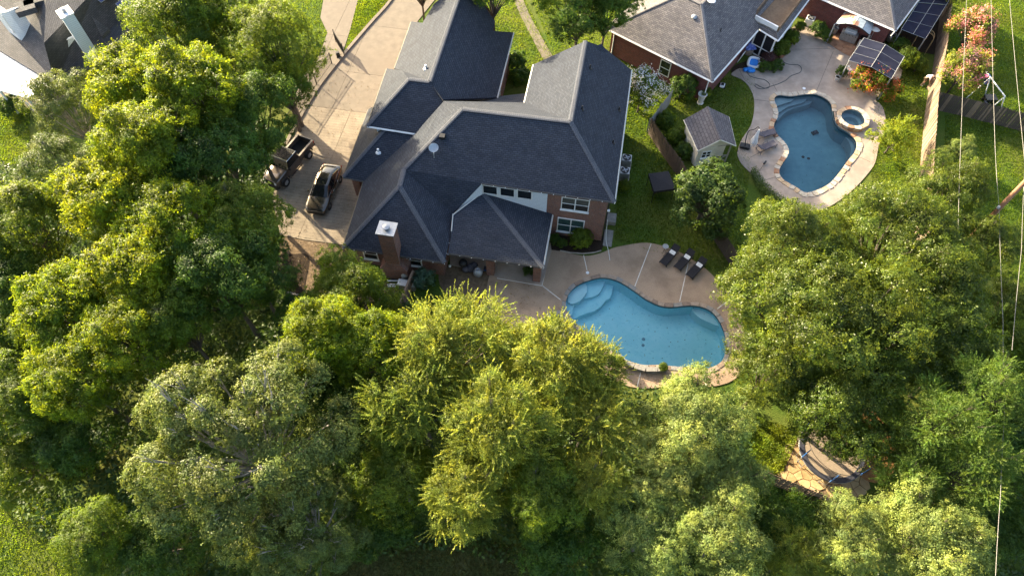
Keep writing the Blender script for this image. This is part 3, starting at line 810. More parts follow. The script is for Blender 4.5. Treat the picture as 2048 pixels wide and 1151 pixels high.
# white siding under the upper eave: along the back wall and down the sloping return
m = MB(); w0, w1 = hv(-8.0, 31.99), hv(-3.05, 31.99)
m.hexa([w0 + Z * 2.4, w1 + Z * 2.4, w1 + Z * 2.4 + V * .055, w0 + Z * 2.4 + V * .055], [w0 + Z * 5.16, w1 + Z * 5.16, w1 + Z * 5.16 + V * .055, w0 + Z * 5.16 + V * .055])
m.build('siding_panel', 'siding', H, uv=True)
e0, e1 = A3 - Z * .12, D1 - Z * .12
ou = Vector((e1.y - e0.y, -(e1.x - e0.x), 0)).normalized()
if ou.y > 0: ou = -ou
m = MB(); b0, b1 = Vector((e0.x, e0.y, 2.3)), Vector((e1.x, e1.y, 2.3)); i_ = -ou * .12
m.hexa([b0, b1, b1 + i_, b0 + i_] if (b1 - b0).cross(i_).z > 0 else [b0 + i_, b1 + i_, b1, b0], [e0, e1, e1 + i_, e0 + i_] if (b1 - b0).cross(i_).z > 0 else [e0 + i_, e1 + i_, e1, e0])
m.build('siding_panel', 'siding', H, uv=True)
MB().tube([Pd + Z * .05, Pe + Z * .05, Pf + Z * .05], .05, 4).build('flashing', 'gutter', H)
m = MB(); q = [hv(a, b) for a, b in ((-16.75, 36.22), (-15.9, 36.22), (-15.9, 36.3), (-16.75, 36.3))]
m.prism(q, 3.0, 5.04).build('siding_panel', 'siding', H, uv=True)
# windows in the back wall
S_ = -V
for k, u0 in enumerate((-7.35, -6.05, -4.75)):
    window(H, hv(u0, 31.975, 4.50), U, S_, 1.02, .86, 1, 1, sill=False, fw=.10)
window(H, hv(-.95, 32.03, 4.10), U, S_, 1.95, 1.30, 2, 2, sill=True, fw=.07)
window(H, hv(-1.1, 32.03, 1.45), U, S_, 1.95, 1.55, 2, 2, glass='glass_green', fw=.07)
MB().prism([hv(-2.2, 31.96), hv(.3, 31.96), hv(.3, 32.03), hv(-2.2, 32.03)], 4.86, 5.0).build('lintel', 'brick', H, uv=True)
window(H, hv(-12.2, 26.73, 1.5), U, S_, 1.0, 1.2, 1, 2)
window(H, hv(-15.6, 26.73, 1.5), U, S_, 1.0, 1.2, 1, 2)
window(H, hv(-6.2, 32.0, 1.2), U, S_, 2.6, 2.1, 2, 1)
window(H, hv(-9.14, 44.6, 1.7), V, U, 1.2, 1.4, 1, 2)
window(H, hv(-16.94, 30.5, 1.6), -V, -U, 1.2, 1.3, 1, 2)
# porch columns, beam and ceiling of the covered patio
for u0 in (-6.55, -3.0):
    MB().prism([hv(u0 - .28, 27.35), hv(u0 + .28, 27.35), hv(u0 + .28, 27.95), hv(u0 - .28, 27.95)], 0, 2.33).build('column', 'brick', H, uv=True)
MB().prism([hv(-9.3, 27.4), hv(-2.75, 27.4), hv(-2.75, 27.9), hv(-9.3, 27.9)], 2.335, 2.5).build('beam', 'trim_white', H)
MB().prism([hv(-3.3, 27.95), hv(-2.75, 27.95), hv(-2.75, 31.95), hv(-3.3, 31.95)], 2.335, 2.5).build('beam', 'trim_white', H)
# chimney
CU, CV = -13.55, 26.35
q = lambda a, b: [hv(CU - a, CV - b), hv(CU + a, CV - b), hv(CU + a, CV + b), hv(CU - a, CV + b)]
ch = MB().prism(q(.55, .48), 1.9, 5.62).build('chimney', 'brick', H, uv=True)
MB().hexa([p + Z * 1.35 for p in q(1.05, .62)], [p + Z * 1.9 for p in q(.56, .49)]).prism(q(1.05, .62), -.05, 1.35).build('chimney_base', 'brick', ch, uv=True)
MB().prism(q(.66, .59), 5.625, 5.72).build('chimney_cap', 'galvanised', ch)
MB().lathe(hv(CU, CV, 5.72), [(.16, 0), (.16, .14), (.27, .16), (.27, .20), (0, .27)], 14).build('flue', 'galvanised', ch)
# roof fittings
def vent(px, py, pl, kind='vent_pipe'):
    p = hit(px, py, pl)
    MB().lathe(p - Z * .06, [(.17, 0), (.15, .06), (.055, .08), (.05, .42), (0, .42)], 8).build('vent_pipe', 'black_metal', H)
plA = plane(R1, R2, SE_)
for x, y, pl in ((1180, 137, plE), (1164, 219, plE), (1238, 221, plE), (1226, 286, plE)): vent(x, y, pl)
plH2S = plane(H2a, H2b, H2d)
for x, y, pl in ((757, 304, plane(WHa, WI, WHb)), (852, 137, plGW)):
    p = hit(x, y, pl); MB().lathe(p - Z * .05, [(.26, 0), (.2, .08), (.09, .1), (.09, .38), (0, .40)], 8).build('vent_pipe', 'white_plastic', H)
p = hit(885, 275, plA); MB().box(p + Z * .10, (.42, .42, .26), TH).build('roof_vent', 'black_metal', H, bevel=.02)
# drainpipes and a flood light on the south-east corner
MB().tube([hv(1.5, 31.95, 5.1), hv(1.5, 31.98, .1)], .045, 6).build('drainpipe', 'black_metal', H)
MB().tube([hv(-9.05, 44.0, 3.8), hv(-9.05, 44.0, .2)], .05, 6).build('drainpipe', 'black_metal', H)
MB().box(hv(1.55, 31.9, 4.1), (.20, .16, .16), TH).build('flood_light', 'white_plastic', H, bevel=.02)
dish = thing('satellite_dish', 'oval grey white satellite dish on the dark main roof slope', 'satellite dish', hit(868, 303, plA))
dp = hit(868, 303, plA)
MB().tube([dp + Vector((.0, -.35, -.3)), dp + Vector((0, -.1, .35))], .035, 6).build('mast', 'galvanised', dish)
m = MB().lathe((0, 0, 0), [(0, 0), (.20, .015), (.36, .055), (.40, .075), (.36, .045), (.2, .005), (0, -.012)], 20, sy=.85)
rm = Matrix.Translation(dp + Vector((0, -.05, .42))) @ Vector((.35, -.35, .87)).to_track_quat('Z', 'Y').to_matrix().to_4x4()
m.v = [rm @ v for v in m.v]; m.build('dish', 'galvanised', dish, smooth=True)
MB().tube([dp + Vector((0, -.30, .25)), dp + Vector((.06, -.62, .50))], .022, 5).build('feed_arm', 'galvanised', dish)
# string of little bulbs along the back eaves
sl_ = thing('string_lights', 'string of tiny white bulbs along the back eaves of the dark roofed house', 'string lights', hv(-8, 30, 0))
wire = MB(); bulbs = []
for path in ([LSW, LSE, D2], [Pb, Pc, Pg], [A3, SE_]):
    pr = []
    for i in range(len(path) - 1):
        a, b = path[i], path[i + 1]; n = max(1, int((b - a).length / .85))
        for k in range(n + (i == len(path) - 2)): pr.append(a.lerp(b, k / n) + Vector((0, -.10, -.02)))
    wire.tube(pr, .012, 4); bulbs += pr
wire.build('wire', 'black_plastic', sl_)
b0 = MB().lathe(OFF[sl_], [(0, -.05), (.035, -.03), (.035, 0), (.015, .03), (0, .03)], 6).build('bulb', 'white_plastic', sl_)
b0.location = bulbs[0] - OFF[sl_]
for p in bulbs[1:]:
    c = b0.copy(); COL.objects.link(c); c.parent = sl_; c.location = p - OFF[sl_]

# ================================================================ NEIGHBOURING HOUSES, FENCES, YARD BUILDINGS
# ---- north-east neighbour
N_ = thing('brick_house', 'red brick house with worn grey purple roof and covered balcony', 'house', at(1420, 60, 0))
bW, bS, bE = at(1211, 56, 2.9), at(1425, 163, 2.9), at(1516, 60, 2.9)
bt = (bS - bW).normalized(); bn = Vector((bt.y, -bt.x, 0))          # along the south-west eave; outward
if bn.y > 0: bn = -bn
be = (bE - bS).normalized()
bTop = at(1403, 8, 5.9)
def bh(a, b, z): return bS + bt * a + be * b + Z * (z - 2.9)       # a along SW eave (negative = west), b along SE eave
rW = bW + be * 4.6 + bt * 4.6 + Z * 3.0
rN = bh(-4.4, 16, 5.9)
roof(N_, [[bW, bS, bTop, rW], [bS, bE, bh(0, 16, 2.9), rN, bTop], [bW, rW, bW + be * 14 + Z * 0], [rW, bTop, rN, bW + be * 16 + bt * 3 + Z * 3]], 'shingle_old')
brickmat('shingle_cap_old', (.16, .15, .155), (.20, .19, .19), (.08, .075, .08), .14, .6, .01, .9, .3)
caps(N_, [(bS, bTop), (bTop, rN), (bW, rW), (rW, bTop)], 'shingle_cap_old', .16)
for a, b in ((bW, bS), (bS, bE)): gutter(N_, a, b, 'trim_white', .10)
i0 = lambda a, b: bh(a, b, 0)
L_ = (bS - bW).length
MB().prism([i0(-L_ + .5, .45), i0(-.45, .45), i0(-.45, 15), i0(-L_ + .5, 13)], -.05, 2.74).build('wall', 'brick_red', N_, uv=True)
p = at(1322, 131, 1.45); sa = (p - bS).dot(bt) if abs(bt.dot(be)) < .2 else (p - bS).dot(bt)
window(N_, bh(-(bS - at(1334, 120, 2.9)).dot(bt) - .25, .45, 1.45) + bn * .02, bt, bn, .95, 1.45, 1, 2, sill=False)
MB().tube([bW + bt * .8 + be * .40 - Z * .1, bW + bt * .8 + be * .40 - Z * 2.8], .05, 6).build('drainpipe', 'trim_white', N_)
MB().tube([bh(-.45, .35, 2.75), bh(-.45, .35, .05)], .05, 6).build('drainpipe', 'trim_white', N_)
plB = plane(bW, bS, bTop); plB2 = plane(bS, bE, bTop)
p = hit(1441, 62, plB2); MB().lathe(p, [(.12, -.05), (.05, .02), (.05, .3), (0, .3)], 8).build('vent_pipe', 'black_metal', N_)
p = hit(1389, 33, plB); MB().lathe(p - Z * .05, [(.3, 0), (.25, .1), (.12, .18), (0, .2)], 10).build('roof_vent', 'galvanised', N_)
d2 = thing('satellite_dish', 'round pale dish near the top of the worn grey purple roof', 'satellite dish', hit(1421, 12, plB2))
p = hit(1421, 12, plB2); MB().tube([p - Z * .1, p + Z * .45], .03, 6).build('mast', 'galvanised', d2)
MB().lathe(p + Z * .45, [(0, -.03), (.2, -.01), (.36, .05), (.37, .06), (.2, .02), (0, 0)], 18, sy=.9).build('dish', 'metal_white', d2, smooth=True)
# balcony block: brown deck with timber rail, white parapet and a strip of roof round it
zD = 3.3
kA, kB, kC = at(1508, 39, zD), at(1553, 62, zD), at(1600, 0, zD)
kd = (kC - kB).normalized(); kE = kA + kd * 9; kF = kB + kd * 9
MB().prism([kA, kB, kF, kE], zD - .2, zD).build('balcony_floor', 'wood_deck', N_)
kl = (kA - kB).normalized()
rail = MB(); n = 24
for i in range(n + 1):
    b = kA + kd * (i * .26) + Z * .0
    rail.box(b + Z * .5, (.035, .035, .95), math.atan2(kd.y, kd.x))
rail.tube([kA + Z * 1.0, kA + kd * 6.3 + Z * 1.0], .05, 4)
rail.build('railing', 'wood_deck', N_)
pr = MB(); q = [kA, kB, kB + kd * .14, kA + kd * .14]; pr.prism(q, zD - .35, zD + .42); pr.build('parapet', 'trim_white', N_)
pr = MB(); q = [kB + kd * .15, kF, kF - kl * .14, kB + kd * .15 - kl * .14]; pr.prism(q, zD - .35, zD + .35); pr.build('parapet', 'wood_deck', N_)
oA = at(1556, 81, 2.75); oB = oA + kd * 9.5; pA = at(1510, 52, 2.75)
roof(N_, [[kB - Z * .05, kF - Z * .05, oB, oA], [kA - Z * .1, kB - Z * .05, oA, pA]], 'shingle_old', .12)
gutter(N_, oA, oB, 'trim_white', .10); gutter(N_, pA, oA, 'trim_white', .10)
fr = MB()
cs = [at(1512, 62, 2.55), at(1549, 82, 2.55)]
g_ = [Vector((c.x, c.y, 0)) + kd * .25 for c in cs]
for c in (g_[0], g_[0].lerp(g_[1], .5), g_[1], g_[1] + kd * 1.6, g_[1] + kd * 3.2, g_[1] + kd * 5):
    fr.box(c + Z * 1.27, (.12, .12, 2.5), math.atan2(kd.y, kd.x))
fr.tube([g_[0] + Z * 1.0, g_[1] + Z * 1.0, g_[1] + kd * 5 + Z * 1.0], .05, 4)
fr.tube([g_[0] + Z * .1, g_[1] + Z * .1, g_[1] + kd * 5 + Z * .1], .06, 4)
fr.build('porch_frame', 'trim_white', N_)
pn = MB(); off_ = kd * .04
pn.hexa([g_[0] + off_ + Z * .1, g_[1] + off_ + Z * .1, g_[1] + off_ * 2 + Z * .1, g_[0] + off_ * 2 + Z * .1], [v + Z * 2.5 for v in (g_[0] + off_, g_[1] + off_, g_[1] + off_ * 2, g_[0] + off_ * 2)])
e1_ = g_[1] + kl * .05
pn.hexa([e1_ + kd * .1, e1_ + kd * 5, e1_ + kd * 5 + kl * .03, e1_ + kd * .1 + kl * .03], [v + Z * 2.5 for v in (e1_ + kd * .1, e1_ + kd * 5, e1_ + kd * 5 + kl * .03, e1_ + kd * .1 + kl * .03)])
pn.build('screen', 'screen_black', N_)
# eastern wing
eS, eA, eB = at(1791, 61, 2.9), at(1649, 0, 2.9), at(1836, 0, 2.9)
et = (eS - eA).normalized(); ee = (eB - eS).normalized(); eO = eS - et * 12
eT = eS - et * 4.3 + ee * 4.3 + Z * 3.0; eT2 = eT - et * 8
roof(N_, [[eO, eS, eT, eT2], [eS, eS + ee * 12, eT + ee * 8, eT], [eT2, eT, eT + ee * 8, eT2 + ee * 8]], 'shingle_old')
caps(N_, [(eS, eT), (eT, eT2)], 'shingle_cap_old', .16)
gutter(N_, eO, eS, 'trim_white', .10); gutter(N_, eS, eS + ee * 12, 'trim_white', .10)
MB().prism([eO + ee * .5, eS + ee * .5 - et * .5, eS + ee * 12 - et * .5, eO + ee * 12], -.05, 2.74).build('wall', 'brick_red', N_, uv=True)

# ---- west neighbour: mostly behind trees
W_ = thing('house', 'grey roofed house with white chimney and bright white patio roof', 'house', at(60, 90, 0))
za = 3.0
a1, a2 = at(95, -50, 7.4), at(88, 86, 7.0)
a3, a4, a5, a6 = at(110, 168, za), at(-70, 60, za), at(-70, -60, za + .8), at(215, 118, za)
a7 = at(340, -60, 3.4); a8 = at(190, -20, 6.2)
roof(W_, [[a1, a5, a4, a3, a2], [a1, a2, a3, a6, a7, a8]], 'shingle_west')
roof(W_, [[at(184, 34, 5.6), at(218, 58, 4.4), at(203, 74, 4.2)]], 'shingle_west', .3)
for p0, sz in (((52, 16), 1.5), ((68, 2), 1.6)):
    b = at(*p0, 5.9); MB().box(b, (1.6, 1.5, .5), .5).build('raised_roof', 'shingle_west', W_, uv=True)
MB().prism([at(-60, 40, 0), at(90, 135, 0), at(200, 100, 0), at(300, -40, 0), at(-60, -60, 0)], -.05, 2.8).build('wall', 'siding', W_, uv=True)
def block(name, p0, p1, p2, ztop, zbot, mat, parent, **kw):
    a, b, c = at(*p0, ztop), at(*p1, ztop), at(*p2, ztop); d = a + (c - b)
    return MB().prism([a, b, c, d], zbot, ztop).build(name, mat, parent, **kw), (a, b, c, d)
chm, q = block('chimney', (114, 25), (136, 14), (147, 28), 8.6, 4.0, 'siding', W_, uv=True)
MB().prism([v + (v - sum(q, Vector()) / 4) * .12 for v in q], 8.605, 8.72).build('chimney_cap', 'metal_white', chm)
MB().lathe(sum(q, Vector()) / 4 + Z * .125, [(.18, 0), (.18, .25), (.24, .27), (0, .36)], 12).build('flue', 'galvanised', chm)
dm, q = block('dormer', (2, 26), (16, 23), (37, 14), 6.2, 3.2, 'siding', W_, uv=True)
dt = (q[1] - q[0]).normalized()
block('dormer', (-22, 10), (0, 25), (16, 23), 6.15, 3.2, 'siding', W_, uv=True)
wd = (at(14, 48, 4.6) - at(2, 30, 5.8)); wc = at(11, 42, 5.0); wn = Vector((-.72, -.69, 0)); wt = Vector((.69, -.72, 0))
window(W_, wc, wt, wn, 1.0, 1.5, 1, 2, glass='glass_green')
gA, gB, gC = at(97, 94, 5.6), at(150, 72, 5.0), at(122, 112, 4.2)
MB().tube([gA, gB], .10, 4).build('rake_board', 'trim_white', W_)
m = MB(); k_ = Vector((.05, .1, 0)); m.slab([gA - Z * .1, gB - Z * .1, gC], .08); m.build('gable_wall', 'siding', W_, uv=True)
p_ = [at(-30, 108, 2.9), at(34, 81, 2.9), at(95, 172, 2.75), at(55, 196, 2.7), at(-30, 172, 2.7)]
MB().slab(p_, .16).build('patio_roof', 'roof_white', W_)
for x, y in ((52, 192), (90, 172), (0, 182)):
    g0 = at(x, y, 2.6); MB().box((g0.x, g0.y, 1.29), (.14, .14, 2.6)).build('post', 'trim_white', W_)
for k, (x, y) in enumerate(((196, -12), (222, -22), (255, 14), (240, -14))):
    t = thing('solar_panel', ['dark blue solar panel nearest the white chimney on the western roof', 'dark blue solar panel second along the western roof edge', 'blue solar panel beside the tall trees on the western roof', 'blue solar panel at the top of the western roof'][k], 'solar panel', at(x, y, 5.6), 'solar panels on the western roof')
    c = at(x, y, 5.7); rz = -.55; ry = .38
    MB().box(c, (1.65, 1.0, .05), rz, ry).build('frame', 'galvanised', t)
    off2 = Matrix.Rotation(rz, 4, 'Z') @ Matrix.Rotation(ry, 4, 'Y')
    for i in range(6):
        for j in range(3):
            MB().box(c + off2 @ Vector((-.67 + i * .268, -.31 + j * .31, .032)), (.255, .295, .012), rz, ry).build('cell', 'solar_cell', t)
sheet('west_patio', smooth_loop(pts('-40,180 0,178 60,190 110,175 130,200 100,235 60,220 40,205 10,205 -40,220'), 3), [], .05, 'concrete', th=.04)
pfn = thing('porch_railing', 'thin metal railing at the corner of the white patio roof', 'railing', at(75, 200, 0))
m = MB(); ln = [at(55, 213, 0), at(68, 222, 0), at(84, 202, 0), at(98, 192, 0)]
for i in range(3):
    for k in range(6): b = ln[i].lerp(ln[i + 1], k / 6); m.box(b + Z * .45, (.03, .03, .9))
m.tube([p + Z * .92 for p in ln], .03, 4).tube([p + Z * .12 for p in ln], .025, 4)
m.build('rails', 'metal_white', pfn)

# ---- garden shed
SH = thing('garden_shed', 'small cream garden shed with grey shingled roof and open porch', 'shed', at(1410, 290, 0))
r0, r1 = at(1415, 213, 3.35), at(1441, 279, 3.35)
l0, l1 = at(1368, 239, 2.25), at(1396, 301, 2.25)
q0, q1 = at(1458, 233, 2.25), at(1472, 291, 2.25)
roof(SH, [[r0, r1, l1, l0], [r0, r1, q1, q0]], 'shingle_shed', .10)
caps(SH, [(r0, r1)], 'shingle_shed', .10)
lc = lambda a, b, ins, zz: Vector((a.x, a.y, zz)) + (Vector((b.x, b.y, zz)) - Vector((a.x, a.y, zz))).normalized() * ins
f0, f1 = Vector((l0.x, l0.y, 0)), Vector((l1.x, l1.y, 0)); h0, h1 = Vector((q0.x, q0.y, 0)), Vector((q1.x, q1.y, 0))
sx = (h1 - f1).normalized(); sy = (f0 - f1).normalized()
wq = [f1 + sx * .22 + sy * .25, f1 + sx * 1.75 + sy * .25, f1 + sx * 1.75 + sy * 1.0, h1 - sx * .22 + sy * 1.0, h0 - sx * .22 - sy * .22, f0 + sx * .22 - sy * .22]
MB().prism(wq, 0, 2.2).build('wall', 'siding_cream', SH, uv=True)
mw = (f1 + h1) / 2 + sy * .25
m = MB(); a_, b_, t_ = f1 + sx * .22 + sy * .28 + Z * 2.2, h1 - sx * .22 + sy * .28 + Z * 2.2, Vector((r1.x, r1.y, 3.2)) + sy * .28
m.hexa([a_, b_, b_ + sy * .1, a_ + sy * .1], [t_ - sx * .05, t_ + sx * .05, t_ + sx * .05 + sy * .1, t_ - sx * .05 + sy * .1]); m.build('gable_wall', 'siding_cream', SH)
window(SH, f1 + sx * 1.0 + sy * .25 + Z * 1.35, sx, -sy, .70, .62, 2, 2)
fr = MB()
c0, c1 = h1 - sx * .25 + sy * .28, f1 + sx * 1.85 + sy * .28
fr.box(c0 + Z * 1.1, (.10, .10, 2.2)).tube([c1 + Z * .9, c0 + Z * .9], .04, 4).tube([c1 + Z * .15, c0 + Z * .9], .04, 4).tube([c0 + Z * .15, c1 + Z * .9], .04, 4).tube([c1 + Z * 2.12, c0 + Z * 2.12], .05, 4)
fr.build('porch_frame', 'timber', SH)
for a, b in ((r1, l1), (r1, q1), (l0, l1), (q0, q1)): MB().tube([a - Z * .06, b - Z * .06], .05, 4).build('fascia', 'siding_cream', SH)

# ---- fences: every picket is a part
def fence(name, label, line, h, mat, step=.145, pw=.135, side=1, rails=True, mats=None, cap=False, lean=.012, name_p='picket', maxn=300):
    """line = places on the ground; pickets stand on the chosen side of the rails"""
    t = thing(name, label, 'fence', (line[0].x, line[0].y, 0))
    rg = random.Random(len(label))
    protos = {}
    pos = []
    for i in range(len(line) - 1):
        a, b = line[i], line[i + 1]; d = (b - a); L = d.length; d.normalize(); n = int(L / step)
        for k in range(n): pos.append((a + d * ((k + .5) * L / n), math.atan2(d.y, d.x)))
        nn = Vector((-d.y, d.x, 0)) * side
        if rails:
            for z in (h * .15, h * .5, h * .85):
                MB().box((a + b) / 2 - nn * .045 + Z * z, (L, .05, .09), math.atan2(d.y, d.x)).build('rail', mat, t)
            for k in range(int(L / 2.4) + 1):
                MB().box(a + d * (k * 2.4) - nn * .10 + Z * h * .47, (.09, .09, h * .94), math.atan2(d.y, d.x)).build('post', mat, t)
        if cap: MB().box((a + b) / 2 + Z * (h + .02), (L, .14, .04), math.atan2(d.y, d.x)).build('cap_rail', mat, t)
    ms = mats or [mat]
    for mm in ms:
        m = MB(); x, z = pw / 2, h
        m.hexa([(-x, -.009, 0), (x, -.009, 0), (x, .009, 0), (-x, .009, 0)], [(-x, -.009, z - .03), (x, -.009, z - .03), (x, .009, z - .03), (-x, .009, z - .03)])
        m.hexa([(-x, -.009, z - .03), (x, -.009, z - .03), (x, .009, z - .03), (-x, .009, z - .03)], [(-x * .6, -.009, z), (x * .6, -.009, z), (x * .6, .009, z), (-x * .6, .009, z)])
        me = bpy.data.meshes.new(name_p); me.from_pydata(m.v, [], m.f); me.materials.append(MATS[mm]); protos[mm] = me
    for p, a in pos[:maxn]:
        o = bpy.data.objects.new(name_p, protos[rg.choice(ms)]); COL.objects.link(o); o.parent = t
        o.location = p - OFF[t] + Z * rg.uniform(-.015, .02); o.rotation_euler = (rg.uniform(-lean, lean), rg.uniform(-lean, lean), a + rg.uniform(-.02, .02))
    return t
g0 = lambda x, y, z: Vector((*at(x, y, z)[:2], 0))
fR = [g0(1908, -22, 2.45), g0(1895, 86, 2.45), g0(1878, 190, 2.45), g0(1870, 300, 2.45), g0(1864, 400, 2.45), g0(1860, 470, 2.45)]
fence('wooden_fence', 'long sunlit brown picket fence right of the dark blue pool', fR, 2.45, 'wood_fence', mats=['wood_fence', 'wood_fence_pale', 'wood_fence'], side=-1)
fB = [g0(1879, 184, 1.9), g0(1940, 198, 1.9), g0(2052, 226, 1.9), g0(2150, 250, 1.9)]
fence('wooden_fence', 'dark weathered picket fence behind the white swing frame yard', fB, 1.9, 'wood_fence_dark', mats=['wood_fence_dark', 'wood_fence_dark', 'wood_fence'], side=-1, maxn=120)
fM = [g0(1303, 236, 1.85), g0(1330, 276, 1.85), g0(1364, 322, 1.85), g0(1400, 385, 1.85), g0(1440, 452, 1.85), g0(1475, 505, 1.85)]
fence('wooden_fence', 'dark brown picket fence between shaded lawn and cream shed', fM, 1.85, 'wood_fence_dark', side=-1)
fG = [g0(1303, 236, 1.8), g0(1325, 206, 1.8), g0(1347, 178, 1.8)]
fence('wooden_fence', 'short weathered grey picket fence below the white flowering shrub', fG, 1.8, 'wood_grey', side=-1)
fK = [g0(1496, 927, 1.7), g0(1560, 953, 1.7), g0(1620, 977, 1.7), g0(1673, 1000, 1.7), g0(1730, 1025, 1.7)]
fence('wooden_fence', 'dark picket fence along the golden flagstones by the trampoline', fK, 1.7, 'wood_fence', side=1)
fP = [g0(826, 541, 1.6), g0(800, 603, 1.6)]
fence('wooden_fence', 'short fence screening pumps below the brick chimney', fP, 1.6, 'wood_fence', side=-1, cap=True)
# black iron fence and gate along the drive
def ironfence(name, label, line, h, step=.13, cat='fence'):
    t = thing(name, label, cat, (line[0].x, line[0].y, 0))
    me = bpy.data.meshes.new('bar'); m = MB().box((0, 0, h / 2), (.022, .022, h)); me.from_pydata(m.v, [], m.f); me.materials.append(MATS['black_metal'])
    for i in range(len(line) - 1):
        a, b = line[i], line[i + 1]; d = b - a; L = d.length; n = max(2, int(L / step))
        for k in range(n):
            o = bpy.data.objects.new('bar', me); COL.objects.link(o); o.parent = t; o.location = a + d * (k / n) - OFF[t]
        for z in (h * .12, h * .88, h * .97): MB().tube([a + Z * z, b + Z * z], .02, 4).build('rail', 'black_metal', t)
        for p in (a, b): MB().box(p + Z * (h * .52), (.07, .07, h * 1.04)).build('post', 'black_metal', t)
    return t
ironfence('iron_fence', 'black iron fence along the kerb under the leafy trees', [at(582, 250), at(602, 216), at(634, 170), at(664, 128)], 1.3)
ironfence('iron_gate', 'black iron drive gate standing open between the two driveways', [at(689, 112), at(672, 84)], 1.4, cat='gate')
gm = thing('gate_motor', 'black box of the gate motor beside the iron gate', 'gate motor', at(676, 110, 0))
MB().box(at(676, 110, .32), (.34, .30, .62), .4).build('housing', 'black_plastic', gm, bevel=.03)
MB().tube([at(676, 110, .45), at(684, 108, .62)], .03, 5).build('arm', 'black_metal', gm)
# retaining timbers left of the back garden
rt = [g0(572, 582, .4), g0(606, 592, .4)]
tag(MB().box((rt[0] + rt[1]) / 2 + Z * .2, ((rt[1] - rt[0]).length, .14, .4), math.atan2((rt[1] - rt[0]).y, (rt[1] - rt[0]).x)).build('retaining_timber', 'timber'), 'pale timber edging beam at the end of the dark side bed', 'timber edging')
sheet('side_mulch', smooth_loop(pts('556,512 590,508 618,512 612,560 604,590 572,580 560,548'), 3), [], .03, 'mulch')

# ================================================================ VEHICLES
def loft(sections, name, mat, parent, smooth=True):
    """sections: list of rings (same count) of points"""
    m = MB(); n = len(sections[0])
    for r in sections: m.v += [Vector(p) for p in r]
    for i in range(len(sections) - 1):
        for k in range(n - 1): m.f.append((i * n + k, i * n + k + 1, (i + 1) * n + k + 1, (i + 1) * n + k))
    o = m.build(name, mat, parent); me = o.data
    bm = bmesh.new(); bm.from_mesh(me); bmesh.ops.recalc_face_normals(bm, faces=bm.faces); bm.to_mesh(me); bm.free()
    if smooth: me.polygons.foreach_set('use_smooth', [True] * len(me.polygons))
    return o
def local_thing(name, label, cat): return thing(name, label, cat, (0, 0, 0))
def wheel(parent, x, y, r, wd, rimmat='chrome'):
    m = MB(); n = 20; prof = [(r * .60, -wd / 2), (r * .94, -wd / 2), (r, -wd * .3), (r, wd * .3), (r * .94, wd / 2), (r * .60, wd / 2)]
    b = len(m.v)
    for q, yy in prof:
        for k in range(n): t = 2 * PI * k / n; m.v.append(Vector((x + q * math.cos(t), y + yy, r + q * math.sin(t))))
    for i in range(len(prof) - 1):
        for k in range(n): k2 = (k + 1) % n; m.f.append((b + i * n + k, b + i * n + k2, b + (i + 1) * n + k2, b + (i + 1) * n + k))
    w_ = m.build('wheel', 'rubber', parent, smooth=False)
    m = MB(); s = 1 if y > 0 else -1
    for k in range(5):
        t = 2 * PI * k / 5; c = Vector((x + math.cos(t) * r * .3, y + s * wd * .36, r + math.sin(t) * r * .3))
        m.box(c, (r * .62, .03, .07), 0, -t)
    m.tube([(x, y - wd * .3, r), (x, y + wd * .3, r)], r * .60, 18)
    m.build('rim', rimmat, w_)
    return w_
# ---- sedan, 4.85 m, x forward
CAR = local_thing('parked_car', 'shiny dark bronze sedan parked on the driveway beside the house', 'car')
def body_ring(x, hw, zb, zs, zt, tw):
    """half outline from sill over the beltline to the other sill"""
    pts_ = [(hw * .90, zb), (hw * .985, zb + .10), (hw, zs * .62 + zb * .38), (hw * .985, zs - .06), (hw * .93, zs), (tw, zt), (tw * .5, zt + .012), (0, zt + .018)]
    return [Vector((x, y, z)) for y, z in pts_] + [Vector((x, -y, z)) for y, z in reversed(pts_[:-1])]
secs = [(2.42, .55, .30, .55, .56, .42), (2.36, .74, .24, .64, .66, .55), (2.15, .86, .21, .72, .755, .62), (1.75, .915, .20, .79, .825, .70), (1.25, .925, .20, .85, .90, .74), (.95, .925, .20, .88, .94, .76), (.40, .925, .20, .90, .97, .80), (-.40, .925, .20, .92, .98, .80), (-1.20, .925, .20, .94, 1.0, .80), (-1.75, .915, .21, .95, 1.01, .76), (-2.10, .88, .24, .94, 1.0, .72), (-2.34, .80, .28, .90, .96, .66), (-2.42, .66, .36, .80, .84, .5)]
loft([body_ring(*s) for s in secs], 'body', 'car_paint', CAR)
for x in (2.425, -2.425): MB().box((x, 0, .48), (.05, 1.25, .34)).build('bumper', 'black_plastic' if x > 0 else 'car_paint', CAR, bevel=.02)
def cabin_ring(x, hwb, zb, hwt, zt):
    p = [(hwb, zb), (hwb * .97 + hwt * .03, zb + .05), ((hwb + hwt) / 2 + .02, (zb + zt) / 2), (hwt + .02, zt - .06), (hwt - .06, zt), (hwt * .5, zt + .022), (0, zt + .03)]
    return [Vector((x, y, z)) for y, z in p] + [Vector((x, -y, z)) for y, z in reversed(p[:-1])]
loft([cabin_ring(1.12, .78, .90, .74, .93), cabin_ring(.25, .82, .93, .60, 1.36), cabin_ring(-.35, .82, .94, .60, 1.415), cabin_ring(-.95, .81, .95, .585, 1.38), cabin_ring(-1.92, .74, .97, .66, 1.02)], 'glasshouse', 'car_glass', CAR)
